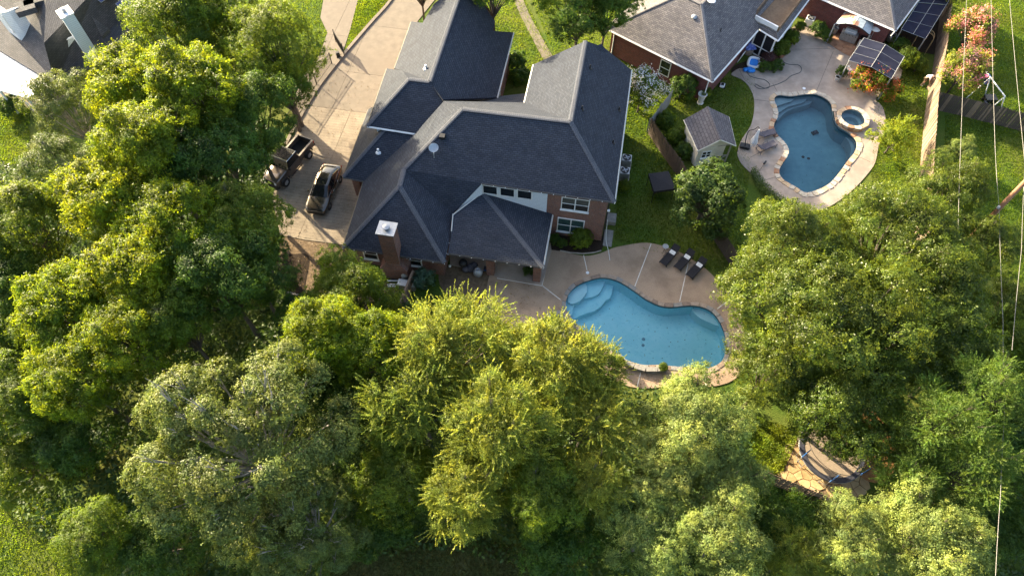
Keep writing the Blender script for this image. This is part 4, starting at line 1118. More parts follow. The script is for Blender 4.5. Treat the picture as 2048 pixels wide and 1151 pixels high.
loft([[Vector((x, y * k, z)) for y, z in zip((.595, .56, .3, 0, -.3, -.56, -.595), (-.05, .012, .034, .042, .034, .012, -.05))] for x, k, z in ()] or
     [[Vector((x, y * k, zt + dz)) for y, dz in ((.62, -.07), (.56, .010), (.3, .032), (0, .042), (-.3, .032), (-.56, .010), (-.62, -.07))] for x, k, zt in ((.28, 1.0, 1.362), (-.0, 1.0, 1.395), (-.35, 1.0, 1.415), (-.70, .99, 1.402), (-1.0, .975, 1.372))], 'roof', 'car_paint', CAR)
MB().box((-.15, 0, 1.447), (.62, .80, .012)).build('sunroof', 'car_glass', CAR, bevel=.004)
for s in (1, -1):
    MB().tube([(1.14, s * .77, .915), (.28, s * .605, 1.345), (-.95, s * .60, 1.365), (-1.90, s * .70, 1.0)], .038, 5).build('pillar', 'car_paint', CAR)
    MB().tube([(-.28, s * .845, .95), (-.30, s * .635, 1.37)], .035, 4).build('pillar', 'black_plastic', CAR)
    MB().tube([(1.0, s * .835, .925), (-1.75, s * .80, .975)], .016, 4).build('window_trim', 'chrome', CAR)
    MB().box((.72, s * 1.00, .98), (.13, .20, .13), s * .2).build('mirror', 'car_paint', CAR, bevel=.03)
    for x in (.18, -.82): MB().box((x, s * .925, .80), (.2, .025, .03)).build('door_handle', 'chrome', CAR)
    for x in (.85, -.28, -1.25): MB().tube([(x, s * .922, .35), (x, s * .928, .86)], .006, 3).build('door_seam', 'black_plastic', CAR)
    MB().hexa([(2.10, s * .84, .60), (2.40, s * .58, .56), (2.36, s * .52, .56), (2.08, s * .70, .60)], [(2.02, s * .82, .72), (2.34, s * .58, .665), (2.30, s * .50, .675), (2.0, s * .68, .75)]).build('headlight', 'headlight_glass', CAR)
    MB().box((-2.30, s * .62, .82), (.16, .40, .12), s * .35).build('tail_light', 'tail_red', CAR, bevel=.02)
    for x in (1.45, -1.38): wheel(CAR, x, s * .82, .33, .22)
MB().box((2.41, 0, .60), (.05, .62, .16)).build('grille', 'black_metal', CAR, bevel=.02)
MB().box((-2.445, 0, .72), (.02, .5, .13)).build('number_plate', 'white_plastic', CAR)
cp0, cp1 = at(666, 326, .95), at(630, 430, .35)
mid = (cp0 + cp1) / 2; mid.z = .05
CAR.location = mid; CAR.rotation_euler.z = math.atan2(cp1.y - cp0.y, cp1.x - cp0.x)

# ---- pickup with open bed, 5.2 m
TR = local_thing('pickup_truck', 'dark brown pickup truck with open bed half under the trees', 'truck')
loft([body_ring(x, hw, zb, zs, zt, tw) for x, hw, zb, zs, zt, tw in ((2.55, .62, .55, 1.0, 1.03, .52), (2.48, .74, .5, 1.06, 1.10, .60), (1.7, .78, .48, 1.12, 1.17, .66), (1.15, .80, .46, 1.16, 1.20, .70))], 'bonnet', 'truck_paint', TR)
MB().hexa([(1.16, -.85, .45), (1.16, .85, .45), (-.55, .85, .45), (-.55, -.85, .45)], [(1.16, -.84, 1.18), (1.16, .84, 1.18), (-.55, .84, 1.18), (-.55, -.84, 1.18)]).build('cab', 'truck_paint', TR, bevel=.03)
MB().hexa([(1.14, -.80, 1.182), (1.14, .80, 1.182), (-.54, .80, 1.182), (-.54, -.80, 1.182)], [(.78, -.70, 1.80), (.78, .70, 1.80), (-.50, .70, 1.80), (-.50, -.70, 1.80)]).build('glasshouse', 'car_glass', TR, bevel=.02)
MB().hexa([(.82, -.72, 1.805), (.82, .72, 1.805), (-.54, .72, 1.805), (-.54, -.72, 1.805)], [(.76, -.68, 1.86), (.76, .68, 1.86), (-.50, .68, 1.86), (-.50, -.68, 1.86)]).build('roof', 'truck_top', TR, bevel=.02)
rk = MB()
for s in (1, -1): rk.tube([(1.05, s * .82, 1.28), (.80, s * .73, 1.92), (-.50, s * .73, 1.92), (-.56, s * .80, 1.3)], .032, 6)
for x in (.72, -.46): rk.tube([(x, -.74, 1.93), (x, .74, 1.93)], .03, 6)
rk.build('roof_rack', 'chrome', TR)
me = None
for k in range(5): MB().box((.13, -.48 + k * .24, 1.925), (1.18, .05, .025)).build('rack_slat', 'black_metal', TR)
bed = MB()
x0, x1, y0 = -2.55, -.62, .80
def bx(m, a, b): m.box(((a[0] + b[0]) / 2, (a[1] + b[1]) / 2, (a[2] + b[2]) / 2), (abs(b[0] - a[0]), abs(b[1] - a[1]), abs(b[2] - a[2])))
bx(bed, (x0, -y0, .62), (x1, y0, .70))
for s in (1, -1): bx(bed, (x0, s * y0, .70), (x1, s * (y0 - .12), 1.20))
bx(bed, (x1 - .09, -(y0 - .121), .70), (x1, y0 - .121, 1.20))
bed.build('bed', 'truck_paint', TR)
bl = MB(); bx(bl, (x0 + .02, -(y0 - .125), .702), (x1 - .095, y0 - .125, .715)); bl.build('bed_liner', 'black_plastic', TR)
MB().box((x0 - .04, 0, .94), (.08, 1.56, .52)).build('tailgate', 'truck_paint', TR, bevel=.015)
rl = MB()
for s in (1, -1): bx(rl, (x0, s * (y0 + .012), 1.202), (x1, s * (y0 - .14), 1.23))
bx(rl, (x1 - .11, -(y0 - .15), 1.202), (x1, y0 - .15, 1.23)); bx(rl, (x0 - .08, -.80, 1.205), (x0 - .002, .80, 1.235))
rl.build('bed_rail', 'truck_paint_skylit', TR)
for s in (1, -1):
    for x in (1.72, -1.62):
        wheel(TR, x, s * .80, .41, .30, 'steel')
        MB().tube([(x - .52, s * .86, .52), (x - .40, s * .88, .86), (x, s * .89, .98), (x + .40, s * .88, .86), (x + .52, s * .86, .52)], .075, 5).build('fender', 'black_plastic', TR)
    MB().box((1.0, s * 1.0, 1.32), (.12, .20, .18)).build('mirror', 'black_plastic', TR, bevel=.02)
    MB().box((x0 - .05, s * .74, 1.0), (.11, .12, .26)).build('tail_light', 'tail_red', TR, bevel=.015)
    MB().tube([(1.0, s * .93, .45), (-.5, s * .93, .45)], .05, 5).build('step_bar', 'black_metal', TR)
    MB().lathe((2.50, s * .52, .86), [(.0, -.1), (.12, -.09), (.12, .09), (0, .1)], 10).build('headlight', 'headlight_glass', TR)
    for x in (.9, .18, -.5): MB().tube([(x, s * .855, .55), (x, s * .852, 1.15)], .006, 3).build('door_seam', 'black_plastic', TR)
MB().box((2.66, 0, .62), (.16, 1.5, .18)).build('bumper', 'black_metal', TR, bevel=.03)
MB().box((x0 - .16, 0, .60), (.14, 1.5, .16)).build('bumper', 'black_metal', TR, bevel=.03)
MB().lathe((-.62 - .0, 0, 0), [(0, 0)], 3)
tp0, tp1 = at(604, 300, .95), at(541, 385, .6)
d = Vector((tp1.x - tp0.x, tp1.y - tp0.y, 0)); tb = at(597, 291, 1.2)
yaw = math.atan2(-4.1, -1.95)
TR.rotation_euler.z = yaw
TR.location = Vector((tb.x, tb.y, .05)) + Vector((math.cos(yaw), math.sin(yaw), 0)) * 1.62

# ================================================================ FURNITURE ROUND THE POOLS
def lounger(label, mat, frame, towel=None):
    t = local_thing('sun_lounger', label, 'sun lounger')
    f = MB()
    for s in (-.31, .31): f.tube([(-1.0, s, .30), (.95, s, .30)], .022, 5)
    for x in (-.95, .0, .9): f.tube([(x, -.31, .30), (x, .31, .30)], .02, 5)
    f.build('frame', frame, t)
    for x in (-.85, .75):
        for s in (-.31, .31): MB().tube([(x, s, .30), (x, s * 1.04, 0)], .022, 5).build('leg', frame, t)
    MB().box((-.36, 0, .345), (1.28, .60, .05)).build('seat', mat, t, bevel=.015)
    MB().box((.60, 0, .545), (.80, .60, .05), 0, -.58).build('backrest', mat, t, bevel=.015)
    for s in (-.33, .33): MB().tube([(.10, s, .32), (.05, s, .50), (-.35, s, .50), (-.38, s, .32)], .018, 5).build('armrest', frame, t)
    if towel:
        w_ = MB().box((.34, 0, .43), (.30, .46, .07), 0, -.50).build('towel', towel, t, bevel=.02)
    return t
def place(t, x, y, foot, z=.06):
    a = at(x, y, z); b = at(*foot, z); t.location = a; t.rotation_euler.z = math.atan2(a.y - b.y, a.x - b.x); return t
l1_ = lounger('black sun lounger with folded white towel, first beside the glass side table', 'black_fabric', 'black_metal', 'white_fabric')
l2_ = copy_tree(l1_); l3_ = copy_tree(l1_)
for o, x, y, lb in ((l1_, 1338, 516, None), (l2_, 1367, 525, 'black sun lounger with folded white towel, middle of the row of three'), (l3_, 1391, 541, 'black sun lounger with folded white towel, end of the row by the lawn')):
    place(o, x, y, (x - 20, y + 22)); o['group'] = 'sun loungers beside the turquoise pool'
    if lb: o['label'] = lb
n1 = lounger('grey lounger right behind the folded white umbrella', 'charcoal_fabric', 'charcoal_fabric'); n2 = copy_tree(n1)
place(n1, 1528, 273, (1545, 268)); place(n2, 1530, 298, (1548, 290))
n2['label'] = 'grey lounger beside the black umbrella base and dark blue pool'
for o in (n1, n2): o['group'] = 'grey loungers by the neighbouring pool'
st = thing('side_table', 'small round glass side table beside the black loungers', 'side table', at(1329, 499, .06))
c = at(1329, 499, .06)
MB().lathe(c + Z * .44, [(.22, 0), (.24, .01), (.24, .025), (0, .025)], 16).build('table_top', 'galvanised', st)
for k in range(3): a = k * 2.09; MB().tube([c + Vector((.2 * math.cos(a), .2 * math.sin(a), 0)), c + Vector((.12 * math.cos(a), .12 * math.sin(a), .44))], .015, 5).build('leg', 'black_metal', st)

um = thing('cantilever_umbrella', 'folded white umbrella hanging from a curved black pole', 'umbrella', at(1489, 294, .06))
c = at(1489, 294, .06); tip = at(1519, 257, 2.3)
MB().box(c + Z * .12, (.85, .62, .22), -.3).build('base', 'black_plastic', um, bevel=.06)
pth = [c + Z * .2, c + Vector((-.12, .1, .9)), c + Vector((-.05, .3, 1.6)), c.lerp(tip, .35) + Z * 1.35, c.lerp(tip, .7) + Z * .85, tip]
MB().tube(smooth_loop(pth, 5, False), .035, 8).build('pole', 'black_metal', um)
m = MB(); hub = tip + Vector((.0, -.05, -.05)); dn = Vector((-.10, -.16, -1)).normalized()
for k in range(8):
    a = 2 * PI * k / 8; e = Vector((math.cos(a), math.sin(a), 0))
    m.tube([hub + e * .03, hub + dn * .6 + e * .10, hub + dn * 1.25 + e * (.17 + .07 * (k % 2)), hub + dn * 1.65 + e * (.10 + .12 * (k % 2))], [.03, .06, .085, .03], 5)
m.build('canopy', 'canvas_white', um)
fr_ = MB()
for k in range(3): fr_.tube([hub + dn * 1.1, hub + dn * 1.7 + Vector((.22 * math.cos(k * 2), .22 * math.sin(k * 2), 0))], .014, 4)
fr_.build('ribs', 'metal_white', um)

# neighbour: square dark shade canopies
def canopy(label, cs, zs, nx, ny, name='shade_canopy', posts=True, ridge=0.0, posth=None):
    """cs = four corners (pixels) at heights zs; panels are separate cloths"""
    q = [at(*p, z) for p, z in zip(cs, zs)]
    t = thing(name, label, 'canopy', Vector((q[0].x, q[0].y, 0)))
    f = lambda u, v: q[0].lerp(q[1], u).lerp(q[3].lerp(q[2], u), v) + Z * (ridge * (1 - abs(2 * u - 1)))
    for i in range(nx):
        for j in range(ny):
            u0, u1, v0, v1 = i / nx + .01, (i + 1) / nx - .01, j / ny + .01, (j + 1) / ny - .01
            mid = f((u0 + u1) / 2, (v0 + v1) / 2) - Z * .05
            m = MB(); r = [f(u0, v0), f(u1, v0), f(u1, v1), f(u0, v1)]
            for k in range(4): m.slab([r[k], r[(k + 1) % 4], mid], .02)
            m.build('panel', 'shade_cloth', t)
    b = MB()
    for i in range(nx + 1): b.tube([f(i / nx, 0) + Z * .0, f(i / nx, .5) + Z * .0, f(i / nx, 1) + Z * .0], .022, 4)
    for j in range(ny + 1): b.tube([f(k / 8, j / ny) + Z * .012 for k in range(9)], .014, 4)
    b.build('frame', 'galvanised', t)
    for u, v in ((0, 0), (1, 0), (1, 1), (0, 1)):
        p = f(u * .96 + .02, v * .96 + .02); MB().box((p.x, p.y, (p.z - .05) / 2), (.09, .09, p.z - .05)).build('post', 'galvanised', t)
    return t
canopy('dark blue shade canopy over the patio table by orange flowers', ((1697, 121), (1783, 158), (1809, 113), (1728, 76)), (2.5, 2.5, 2.5, 2.5), 2, 3, ridge=.28)
canopy('long dark blue shade canopy against the house beside the picket fence', ((1802, 59), (1851, 78), (1906, -12), (1848, -12)), (2.6, 2.45, 2.45, 2.6), 2, 4)
# covered black cloth canopy on the lawn
t = thing('covered_swing', 'square black cloth cover on thin posts on the shaded lawn', 'canopy', at(1322, 365, 0))
q = [at(*p, 1.45) for p in ((1297, 347), (1337, 342), (1351, 377), (1308, 383))]
cc = sum(q, Vector()) / 4 + Z * .10
m = MB()
for k in range(4): m.slab([q[k], q[(k + 1) % 4], cc], .03)
for k in range(4): a, b = q[k], q[(k + 1) % 4]; m.face([a - Z * .22, b - Z * .22, b, a])
m.build('cover', 'black_fabric', t)
for k in range(4): p = q[k].lerp(cc, .06); MB().tube([Vector((p.x, p.y, 0)), Vector((p.x, p.y, 1.42))], .03, 5).build('post', 'black_metal', t)
MB().box(Vector((cc.x, cc.y, .45)), (1.2, .5, .08), .4).build('seat', 'wood_deck', t)

# ---- outdoor kitchen under a rusted metal roof
gz = thing('grill_gazebo', 'small gazebo with curved rust patched metal roof over a grill', 'gazebo', at(1705, 70, 0))
ga, gb, gc, gd = at(1670, 48, 2.3), at(1740, 70, 2.3), at(1750, 44, 2.3), at(1690, 24, 2.3)
N6 = 6
for k in range(4):
    m = MB()
    for j in range(N6):
        def F(u, v): return ga.lerp(gb, u).lerp(gd.lerp(gc, u), v) + Z * (.50 * math.sin(PI * u))
        u0, u1 = k / 4 + .006, (k + 1) / 4 - .006
        m.slab([F(u0, j / N6), F(u1, j / N6), F(u1, (j + 1) / N6), F(u0, (j + 1) / N6)], .025)
    m.build('roof_panel', 'rusty_metal', gz)
ar = MB(); ar.tube([F(k / 10, 0) - Z * .05 for k in range(11)], .04, 5).tube([F(k / 10, 1) - Z * .05 for k in range(11)], .04, 5)
ar.build('arch', 'black_metal', gz)
for p in (ga, gb, gc, gd): MB().box((p.x, p.y, 1.13), (.11, .11, 2.26)).build('post', 'galvanised', gz)
gr = thing('barbecue_grill', 'large stainless steel grill under the rusted gazebo roof', 'grill', at(1694, 80, .09))
gcn = at(1694, 80, .09); ry_ = math.atan2((gb - ga).y, (gb - ga).x)
MB().box(gcn + Z * .45, (1.55, .68, .86), ry_).build('cabinet', 'steel', gr, bevel=.02)
xl = Vector((math.cos(ry_), math.sin(ry_), 0)); yl = Vector((-xl.y, xl.x, 0))
MB().hexa([gcn + xl * a + yl * b + Z * .885 for a, b in ((-.55, -.30), (.55, -.30), (.55, .32), (-.55, .32))], [gcn + xl * a + yl * b + Z * 1.2 for a, b in ((-.52, -.05), (.52, -.05), (.52, .28), (-.52, .28))]).build('lid', 'galvanised', gr, bevel=.03)
MB().tube([gcn + xl * -.42 - yl * .27 + Z * 1.08, gcn + xl * .42 - yl * .27 + Z * 1.08], .022, 6).build('handle', 'metal_white', gr)
for k in range(5): MB().tube([gcn + xl * (-.6 + k * .3) - yl * .345 + Z * .78, gcn + xl * (-.6 + k * .3) - yl * .39 + Z * .78], .035, 8).build('knob', 'black_plastic', gr)
sk = thing('side_cabinet', 'pale cabinet with black top right of the steel grill', 'cabinet', at(1722, 92, .09))
c = at(1722, 92, .09); MB().box(c + Z * .42, (.75, .62, .84), ry_).build('body', 'pot_white', sk, bevel=.015)
MB().box(c + Z * .862, (.80, .66, .04), ry_).build('top', 'black_plastic', sk); MB().box(c + Z * .92 + yl * .1, (.4, .3, .07), ry_).build('burner', 'black_metal', sk)
bn_ = thing('trash_can', 'small dark bin left of the steel grill under the gazebo', 'bin', at(1668, 66, .09))
c = at(1668, 66, .09); MB().lathe(c, [(.20, 0), (.25, .6), (.26, .62), (.2, .62), (.17, .3), (0, .28)], 12).build('body', 'galvanised', bn_)
dsh = thing('patio_dish', 'white round parasol disc on a pole beside the rusted gazebo', 'dish', at(1752, 56, 2.0))
c = at(1752, 56, 2.1); MB().tube([Vector((c.x, c.y, 0)), c], .03, 6).build('mast', 'galvanised', dsh)
MB().lathe(c, [(.46, -.10), (.3, -.02), (.06, .05), (0, .06)], 18).build('dish', 'metal_white', dsh)
bb2 = thing('bird_bath', 'small grey white bird bath in the brown bed by the gazebo', 'bird bath', at(1766, 66, 0))
c = at(1766, 66, 0); MB().lathe(c, [(.16, 0), (.08, .1), (.06, .6), (.2, .68), (.24, .76), (.2, .74), (0, .70)], 14).build('basin', 'pot_white', bb2)
ur = thing('stone_urn', 'grey round urn at the corner below the eastern eave', 'urn', at(1778, 82, 0))
c = at(1778, 82, 0); MB().lathe(c, [(.26, 0), (.40, .2), (.44, .5), (.34, .72), (.40, .78), (.32, .78), (.24, .55), (0, .5)], 16).build('body', 'galvanised', ur)
MB().lathe(c + Z * .56, [(.3, 0), (.2, .02), (0, .03)], 12).build('soil', 'mulch', ur)
dp_ = MB().tube([at(1789, 64, 2.8), at(1782, 72, 2.4), at(1781, 80, .3)], .05, 6).build('drainpipe', 'trim_white', N_)
# wire garden arch
ga_ = thing('garden_arch', 'rusty yellow metal garden arch by the picket fence', 'garden arch', at(1830, 118, 0))
c = at(1834, 104, 0); ax = Vector((.85, -.5, 0)).normalized(); ay = Vector((.5, .85, 0)).normalized()
m = MB()
for s in (0, .5):
    m.tube([c + ay * s + ax * (-.7)] + [c + ay * s + ax * (-.7 * math.cos(PI * k / 10)) + Z * (1.5 + .7 * math.sin(PI * k / 10)) for k in range(11)] + [c + ay * s + ax * .7], .02, 5)
for k in range(13): p = c + ax * (-.7 * math.cos(PI * k / 12)) + Z * (1.5 + .7 * math.sin(PI * k / 12)); m.tube([p, p + ay * .5], .012, 4)
m.build('arch', 'stone_gold', ga_)
# table and chairs under the canopy
def chair(label):
    t = local_thing('patio_chair', label, 'chair')
    MB().box((0, 0, .43), (.50, .48, .05)).build('seat', 'metal_white', t, bevel=.015)
    MB().box((-.25, 0, .68), (.05, .48, .46), 0, -.15).build('backrest', 'metal_white', t, bevel=.015)
    for x in (-.21, .21):
        for y in (-.20, .20): MB().tube([(x, y, .42), (x * 1.1, y * 1.1, 0)], .02, 5).build('leg', 'metal_white', t)
    for y in (-.25, .25): MB().tube([(-.24, y, .64), (.2, y, .64), (.22, y, .42)], .02, 5).build('armrest', 'metal_white', t)
    return t
c1_ = chair('white metal patio chair at the canopy corner post'); c2_ = copy_tree(c1_); c2_['label'] = 'white metal patio chair beside the orange flowering vine'
c1_.location = at(1694, 146, .06); c1_.rotation_euler.z = .3; c2_.location = at(1709, 158, .06); c2_.rotation_euler.z = 1.2
for o in (c1_, c2_): o['group'] = 'white chairs under the shade canopy'
pt = thing('patio_table', 'round dark patio table under the blue shade canopy', 'table', at(1722, 142, .06))
c = at(1722, 142, .06); MB().lathe(c + Z * .70, [(.55, 0), (.6, .01), (.6, .035), (0, .04)], 18).build('table_top', 'glass_dark', pt); MB().lathe(c, [(.3, 0), (.06, .08), (.05, .7), (0, .7)], 10).build('pedestal', 'black_metal', pt)

# ---- pots, planters, small things
def pot(label, x, y, z, mat, r=.22, h=.36, cat='plant pot', name='plant_pot'):
    t = thing(name, label, cat, at(x, y, z)); c = at(x, y, z)
    MB().lathe(c, [(r * .70, 0), (r, h * .85), (r * 1.08, h * .87), (r * 1.08, h), (r * .92, h), (r * .88, h * .8), (0, h * .78)], 14).build('pot', mat, t)
    MB().lathe(c + Z * (h * .79), [(r * .86, 0), (r * .5, .02), (0, .03)], 10).build('soil', 'mulch', t)
    return t
pot('white pot with little soil at the foot of the canopy post', 1673, 160, .06, 'pot_white', .24, .4)
pot('terracotta ring pot at the tip of the planting bed by the porch', 1562, 113, .07, 'terracotta', .34, .42)
pot('brown pot beside the porch foundation plants', 1590, 72, .07, 'terracotta', .30, .4)
t = thing('stone_urn', 'tall white fluted planter on the lawn by the ivy', 'urn', at(1400, 206, 0)); c = at(1400, 206, 0)
MB().lathe(c, [(.30, 0), (.30, .08), (.22, .16), (.28, .5), (.34, .95), (.42, 1.02), (.42, 1.1), (.34, 1.1), (.28, .9), (0, .85)], 14).build('body', 'pot_white', t)
t = thing('lawn_robot', 'small white and black robot mower on the dark lawn', 'robot mower', at(1444, 173, 0)); c = at(1444, 173, 0)
MB().box(c + Z * .17, (.62, .46, .20), 1.2, taper=.85).build('shell', 'white_plastic', t, bevel=.05); MB().box(c + Z * .285, (.34, .26, .03), 1.2).build('lid', 'black_plastic', t, bevel=.01)
for s in (-1, 1):
    for k in (-1, 1): p = c + Matrix.Rotation(1.2, 3, 'Z') @ Vector((k * .2, s * .24, .09)); MB().lathe(p, [(.09, -.05), (.09, .05), (0, .05)], 10).build('wheel', 'rubber', t)
t = thing('pool_brush', 'dark pool brush on a thin pole by the clipped hedge', 'pool brush', at(1520, 338, .07))
MB().tube([at(1519, 341, .10), at(1529, 327, .25)], .016, 5).build('pole', 'black_metal', t); MB().box(at(1530, 325, .24), (.42, .14, .12), .9).build('brush', 'black_plastic', t, bevel=.02)
# blue inflatables by the screened porch
t = thing('towel_pile', 'heap of blue and white patterned floats beside the screened porch', 'pool floats', at(1497, 104, .06)); c = at(1496, 106, .06)
MB().lathe(c, [(.42, 0), (.46, .55), (.46, .6), (.4, .6), (.38, .2), (0, .2)], 16).build('tub', 'coping_tan', t)
rg = random.Random(4); m = MB()
for k in range(14):
    p = c + Vector((rg.uniform(-.3, .35), rg.uniform(-.2, .5), .55 + rg.uniform(0, .25))); a = rg.uniform(0, 6)
    m.tube([p + Vector((math.cos(a + q_) * .24, math.sin(a + q_) * .24, .10 * math.sin(q_ * 2))) for q_ in (0, 1, 2, 3, 4)], .10, 6)
m.build('floats', 'blue_pattern', t, smooth=True)
t = thing('inflatable_pool', 'square bright blue inflatable pool with pale rim by the bed', 'inflatable', at(1508, 124, .08)); c = at(1508, 125, .42)
def ringtube(m, c, a, b, r, rz, tilt, n=24):
    R_ = Matrix.Rotation(rz, 3, 'Z') @ Matrix.Rotation(tilt, 3, 'X'); ps = []
    for k in range(n + 1):
        th = 2 * PI * k / n; cx, sy_ = math.cos(th), math.sin(th)
        ps.append(c + R_ @ Vector((a * math.copysign(abs(cx) ** .55, cx), b * math.copysign(abs(sy_) ** .55, sy_), 0)))
    return m.tube(ps, r, 7, caps=False)
ringtube(MB(), c, .50, .45, .13, -.35, .5).build('rim', 'white_plastic', t, smooth=True)
R_ = Matrix.Rotation(-.35, 3, 'Z') @ Matrix.Rotation(.5, 3, 'X')
MB().hexa([c + R_ @ Vector((a, b, -.10)) for a, b in ((-.5, -.45), (.5, -.45), (.5, .45), (-.5, .45))], [c + R_ @ Vector((a, b, .02)) for a, b in ((-.5, -.45), (.5, -.45), (.5, .45), (-.5, .45))]).build('floor', 'blue_plastic', t)
t = thing('inflatable_float', 'crumpled blue inflatable lying on the deck edge', 'inflatable', at(1494, 137, .08)); c = at(1494, 137, .2)
m = MB(); rg = random.Random(9)
for k in range(6): p = c + Vector((rg.uniform(-.35, .55), rg.uniform(-.3, .25), 0)); m.lathe(p, [(0, -.14), (.2, -.10), (.26, 0), (.18, .12), (0, .16)], 9, sx=rg.uniform(.8, 1.4))
m.build('body', 'blue_plastic', t, smooth=True)
t = thing('folded_chairs', 'stack of folded white chairs under the eave by the blue floats', 'folding chair', at(1478, 124, 0)); c = at(1478, 124, 0)
for k in range(3): MB().box(c + Vector((.10 * k, .12 * k, .5)), (.5, .05, .95), 1.0, .0, .25).build('chair', 'metal_white', t, bevel=.01)
# garden hose
hp = [(1493, 142), (1500, 152), (1516, 157), (1530, 160), (1539, 168), (1538, 175), (1528, 176), (1518, 172), (1511, 168), (1512, 174), (1524, 178), (1540, 173), (1556, 168), (1571, 161), (1580, 153), (1592, 148), (1601, 144), (1603, 136), (1596, 130), (1580, 129), (1570, 126), (1566, 122)]
tag(MB().tube(smooth_loop([at(x, y, .085) for x, y in hp], 6, False), .028, 6).build('garden_hose', 'hose', None, smooth=True), 'dark garden hose lying in loops on the neighbouring deck', 'garden hose')
# heat pumps / air conditioners
def aircon(name, label, x, y, rz, s=.78, h=.85, mat='steel'):
    t = thing(name, label, 'air conditioner', at(x, y, 0)); c = at(x, y, 0)
    MB().box(c + Z * .04, (s * 1.2, s * 1.2, .08), rz).build('pad', 'concrete_grey', t)
    MB().box(c + Z * (.08 + h / 2), (s, s, h), rz).build('cabinet', mat, t, bevel=.03)
    MB().lathe(c + Z * (.082 + h), [(s * .43, 0), (s * .43, .04), (s * .36, .05), (s * .34, .01), (0, .01)], 18).build('fan_guard', 'black_metal', t)
    m = MB()
    for k in range(4): m.box(c + Matrix.Rotation(k * PI / 2 + .3, 3, 'Z') @ Vector((s * .17, 0, 0)) + Z * (.11 + h), (s * .3, .11, .012), k * PI / 2 + .3, 0, .2)
    m.build('fan_blade', 'galvanised', t); return t
aircon('air_conditioner', 'grey air conditioner against the east wall, farther from the pool', 1251, 330, TH)
aircon('air_conditioner', 'grey air conditioner against the east wall, nearer the pool', 1247, 355, TH)
aircon('heat_pump', 'white air conditioner by the red brick wall of the balcony house', 1616, 50, -.5, .8, .75, 'metal_white')
bk = thing('planter_box', 'low grey planter box below the two grey air conditioners', 'planter', at(1242, 372, 0)); c = hv(2.0, 34.2)
MB().box(c + Z * .2, (.75, .95, .4), TH).build('box', 'coping_grey', bk, bevel=.02)
sl2 = thing('stepping_slab', 'grey slab on the grass at the corner of the brick wall', 'slab', at(1226, 408, 0)); MB().box(hv(1.95, 32.4, .04), (.7, 1.6, .1), TH).build('slab', 'coping_grey', sl2, bevel=.02)
MB().tube(smooth_loop([hv(1.62, 32.2, 2.6), hv(1.75, 31.6, 1.0), hv(2.1, 31.0, .25), hv(2.3, 30.3, .05)], 4, False), .02, 5).build('cable', 'trim_white', H)
# pool pumps below the chimney
pe = thing('pool_pump', 'pool pump and filter with white pipes behind the short fence', 'pool pump', at(800, 572, 0)); c = at(802, 566, 0)
MB().lathe(c + Vector((.35, .35, 0)), [(.26, 0), (.30, .1), (.30, .75), (.2, .95), (.08, 1.0), (0, 1.0)], 14).build('filter', 'galvanised', pe)
MB().tube([c + Vector((-.7, .1, .25)), c + Vector((-.25, .05, .25))], .14, 10).build('motor', 'black_metal', pe)
pp = MB()
for dy, z in ((0, .35), (-.22, .18), (-.45, .28)): pp.tube([c + Vector((-1.0, dy, z)), c + Vector((-.1, dy, z)), c + Vector((.25, dy + .25, z)), c + Vector((.35, .3, z))], .05, 7)
pp.build('pipe', 'pvc', pe)
fw_ = thing('firewood_box', 'grey box with pale lid against the wall beside the chimney base', 'box', hv(-12.9, 25.3)); MB().box(hv(-12.5, 25.2, .3), (1.3, .5, .6), TH).build('box', 'wood_grey', fw_, bevel=.02); MB().box(hv(-12.5, 25.2, .63), (1.36, .56, .05), TH).build('lid', 'pvc', fw_, bevel=.01)
# under the covered patio
gk = thing('kettle_grill', 'black round kettle grill under the patio roof', 'grill', hv(-8.8, 27.5)); c = hv(-8.7, 27.6, .075)
MB().lathe(c + Z * .45, [(0, 0), (.28, .08), (.34, .28), (.34, .32), (.26, .50), (.05, .58), (0, .58)], 16).build('bowl', 'black_metal', gk, smooth=True)
for k in range(3): MB().tube([c + Z * .5 + Vector((.15 * math.cos(k * 2.1), .15 * math.sin(k * 2.1), 0)), c + Vector((.32 * math.cos(k * 2.1), .32 * math.sin(k * 2.1), 0))], .018, 5).build('leg', 'black_metal', gk)
cv = thing('ceramic_cooker', 'pale grey rounded cooker beside the patio column', 'grill', hv(-7.35, 27.2)); c = hv(-7.45, 27.15, .075)
MB().lathe(c, [(.2, 0), (.34, .25), (.38, .5), (.32, .72), (.16, .84), (.10, .84), (.08, .78), (0, .78)], 16).build('body', 'galvanised', cv, smooth=True)
MB().tube([c + Vector((.3, 0, .5)), c + Vector((.62, .05, .5))], .05, 6).build('shelf', 'black_metal', cv)
tc_ = thing('storage_bag', 'grey covered bundle under the edge of the patio roof', 'bundle', hv(-8.1, 27.7)); m = MB(); rg = random.Random(2)
for k in range(5): m.lathe(hv(-8.2 + rg.uniform(-.3, .3), 27.6 + rg.uniform(-.2, .3), .25), [(0, -.2), (.25, -.15), (.32, .05), (.2, .25), (0, .3)], 9)
m.build('bundle', 'charcoal_fabric', tc_, smooth=True)
bc = thing('blue_cooler', 'small blue cooler next to the left patio column', 'cooler', hv(-6.9, 27.75)); MB().box(hv(-6.95, 27.7, .25), (.30, .26, .34), TH).build('body', 'blue_foam', bc, bevel=.03); MB().box(hv(-6.95, 27.7, .44), (.32, .28, .05), TH).build('lid', 'navy_pad', bc, bevel=.01)
ball = thing('flood_lamp', 'small white lamp on the corner of the low brick wall', 'lamp', at(900, 532, .1)); MB().lathe(at(900, 533, .1), [(0, 0), (.1, .03), (.12, .12), (.06, .2), (0, .22)], 10).build('lamp', 'white_plastic', ball, smooth=True)

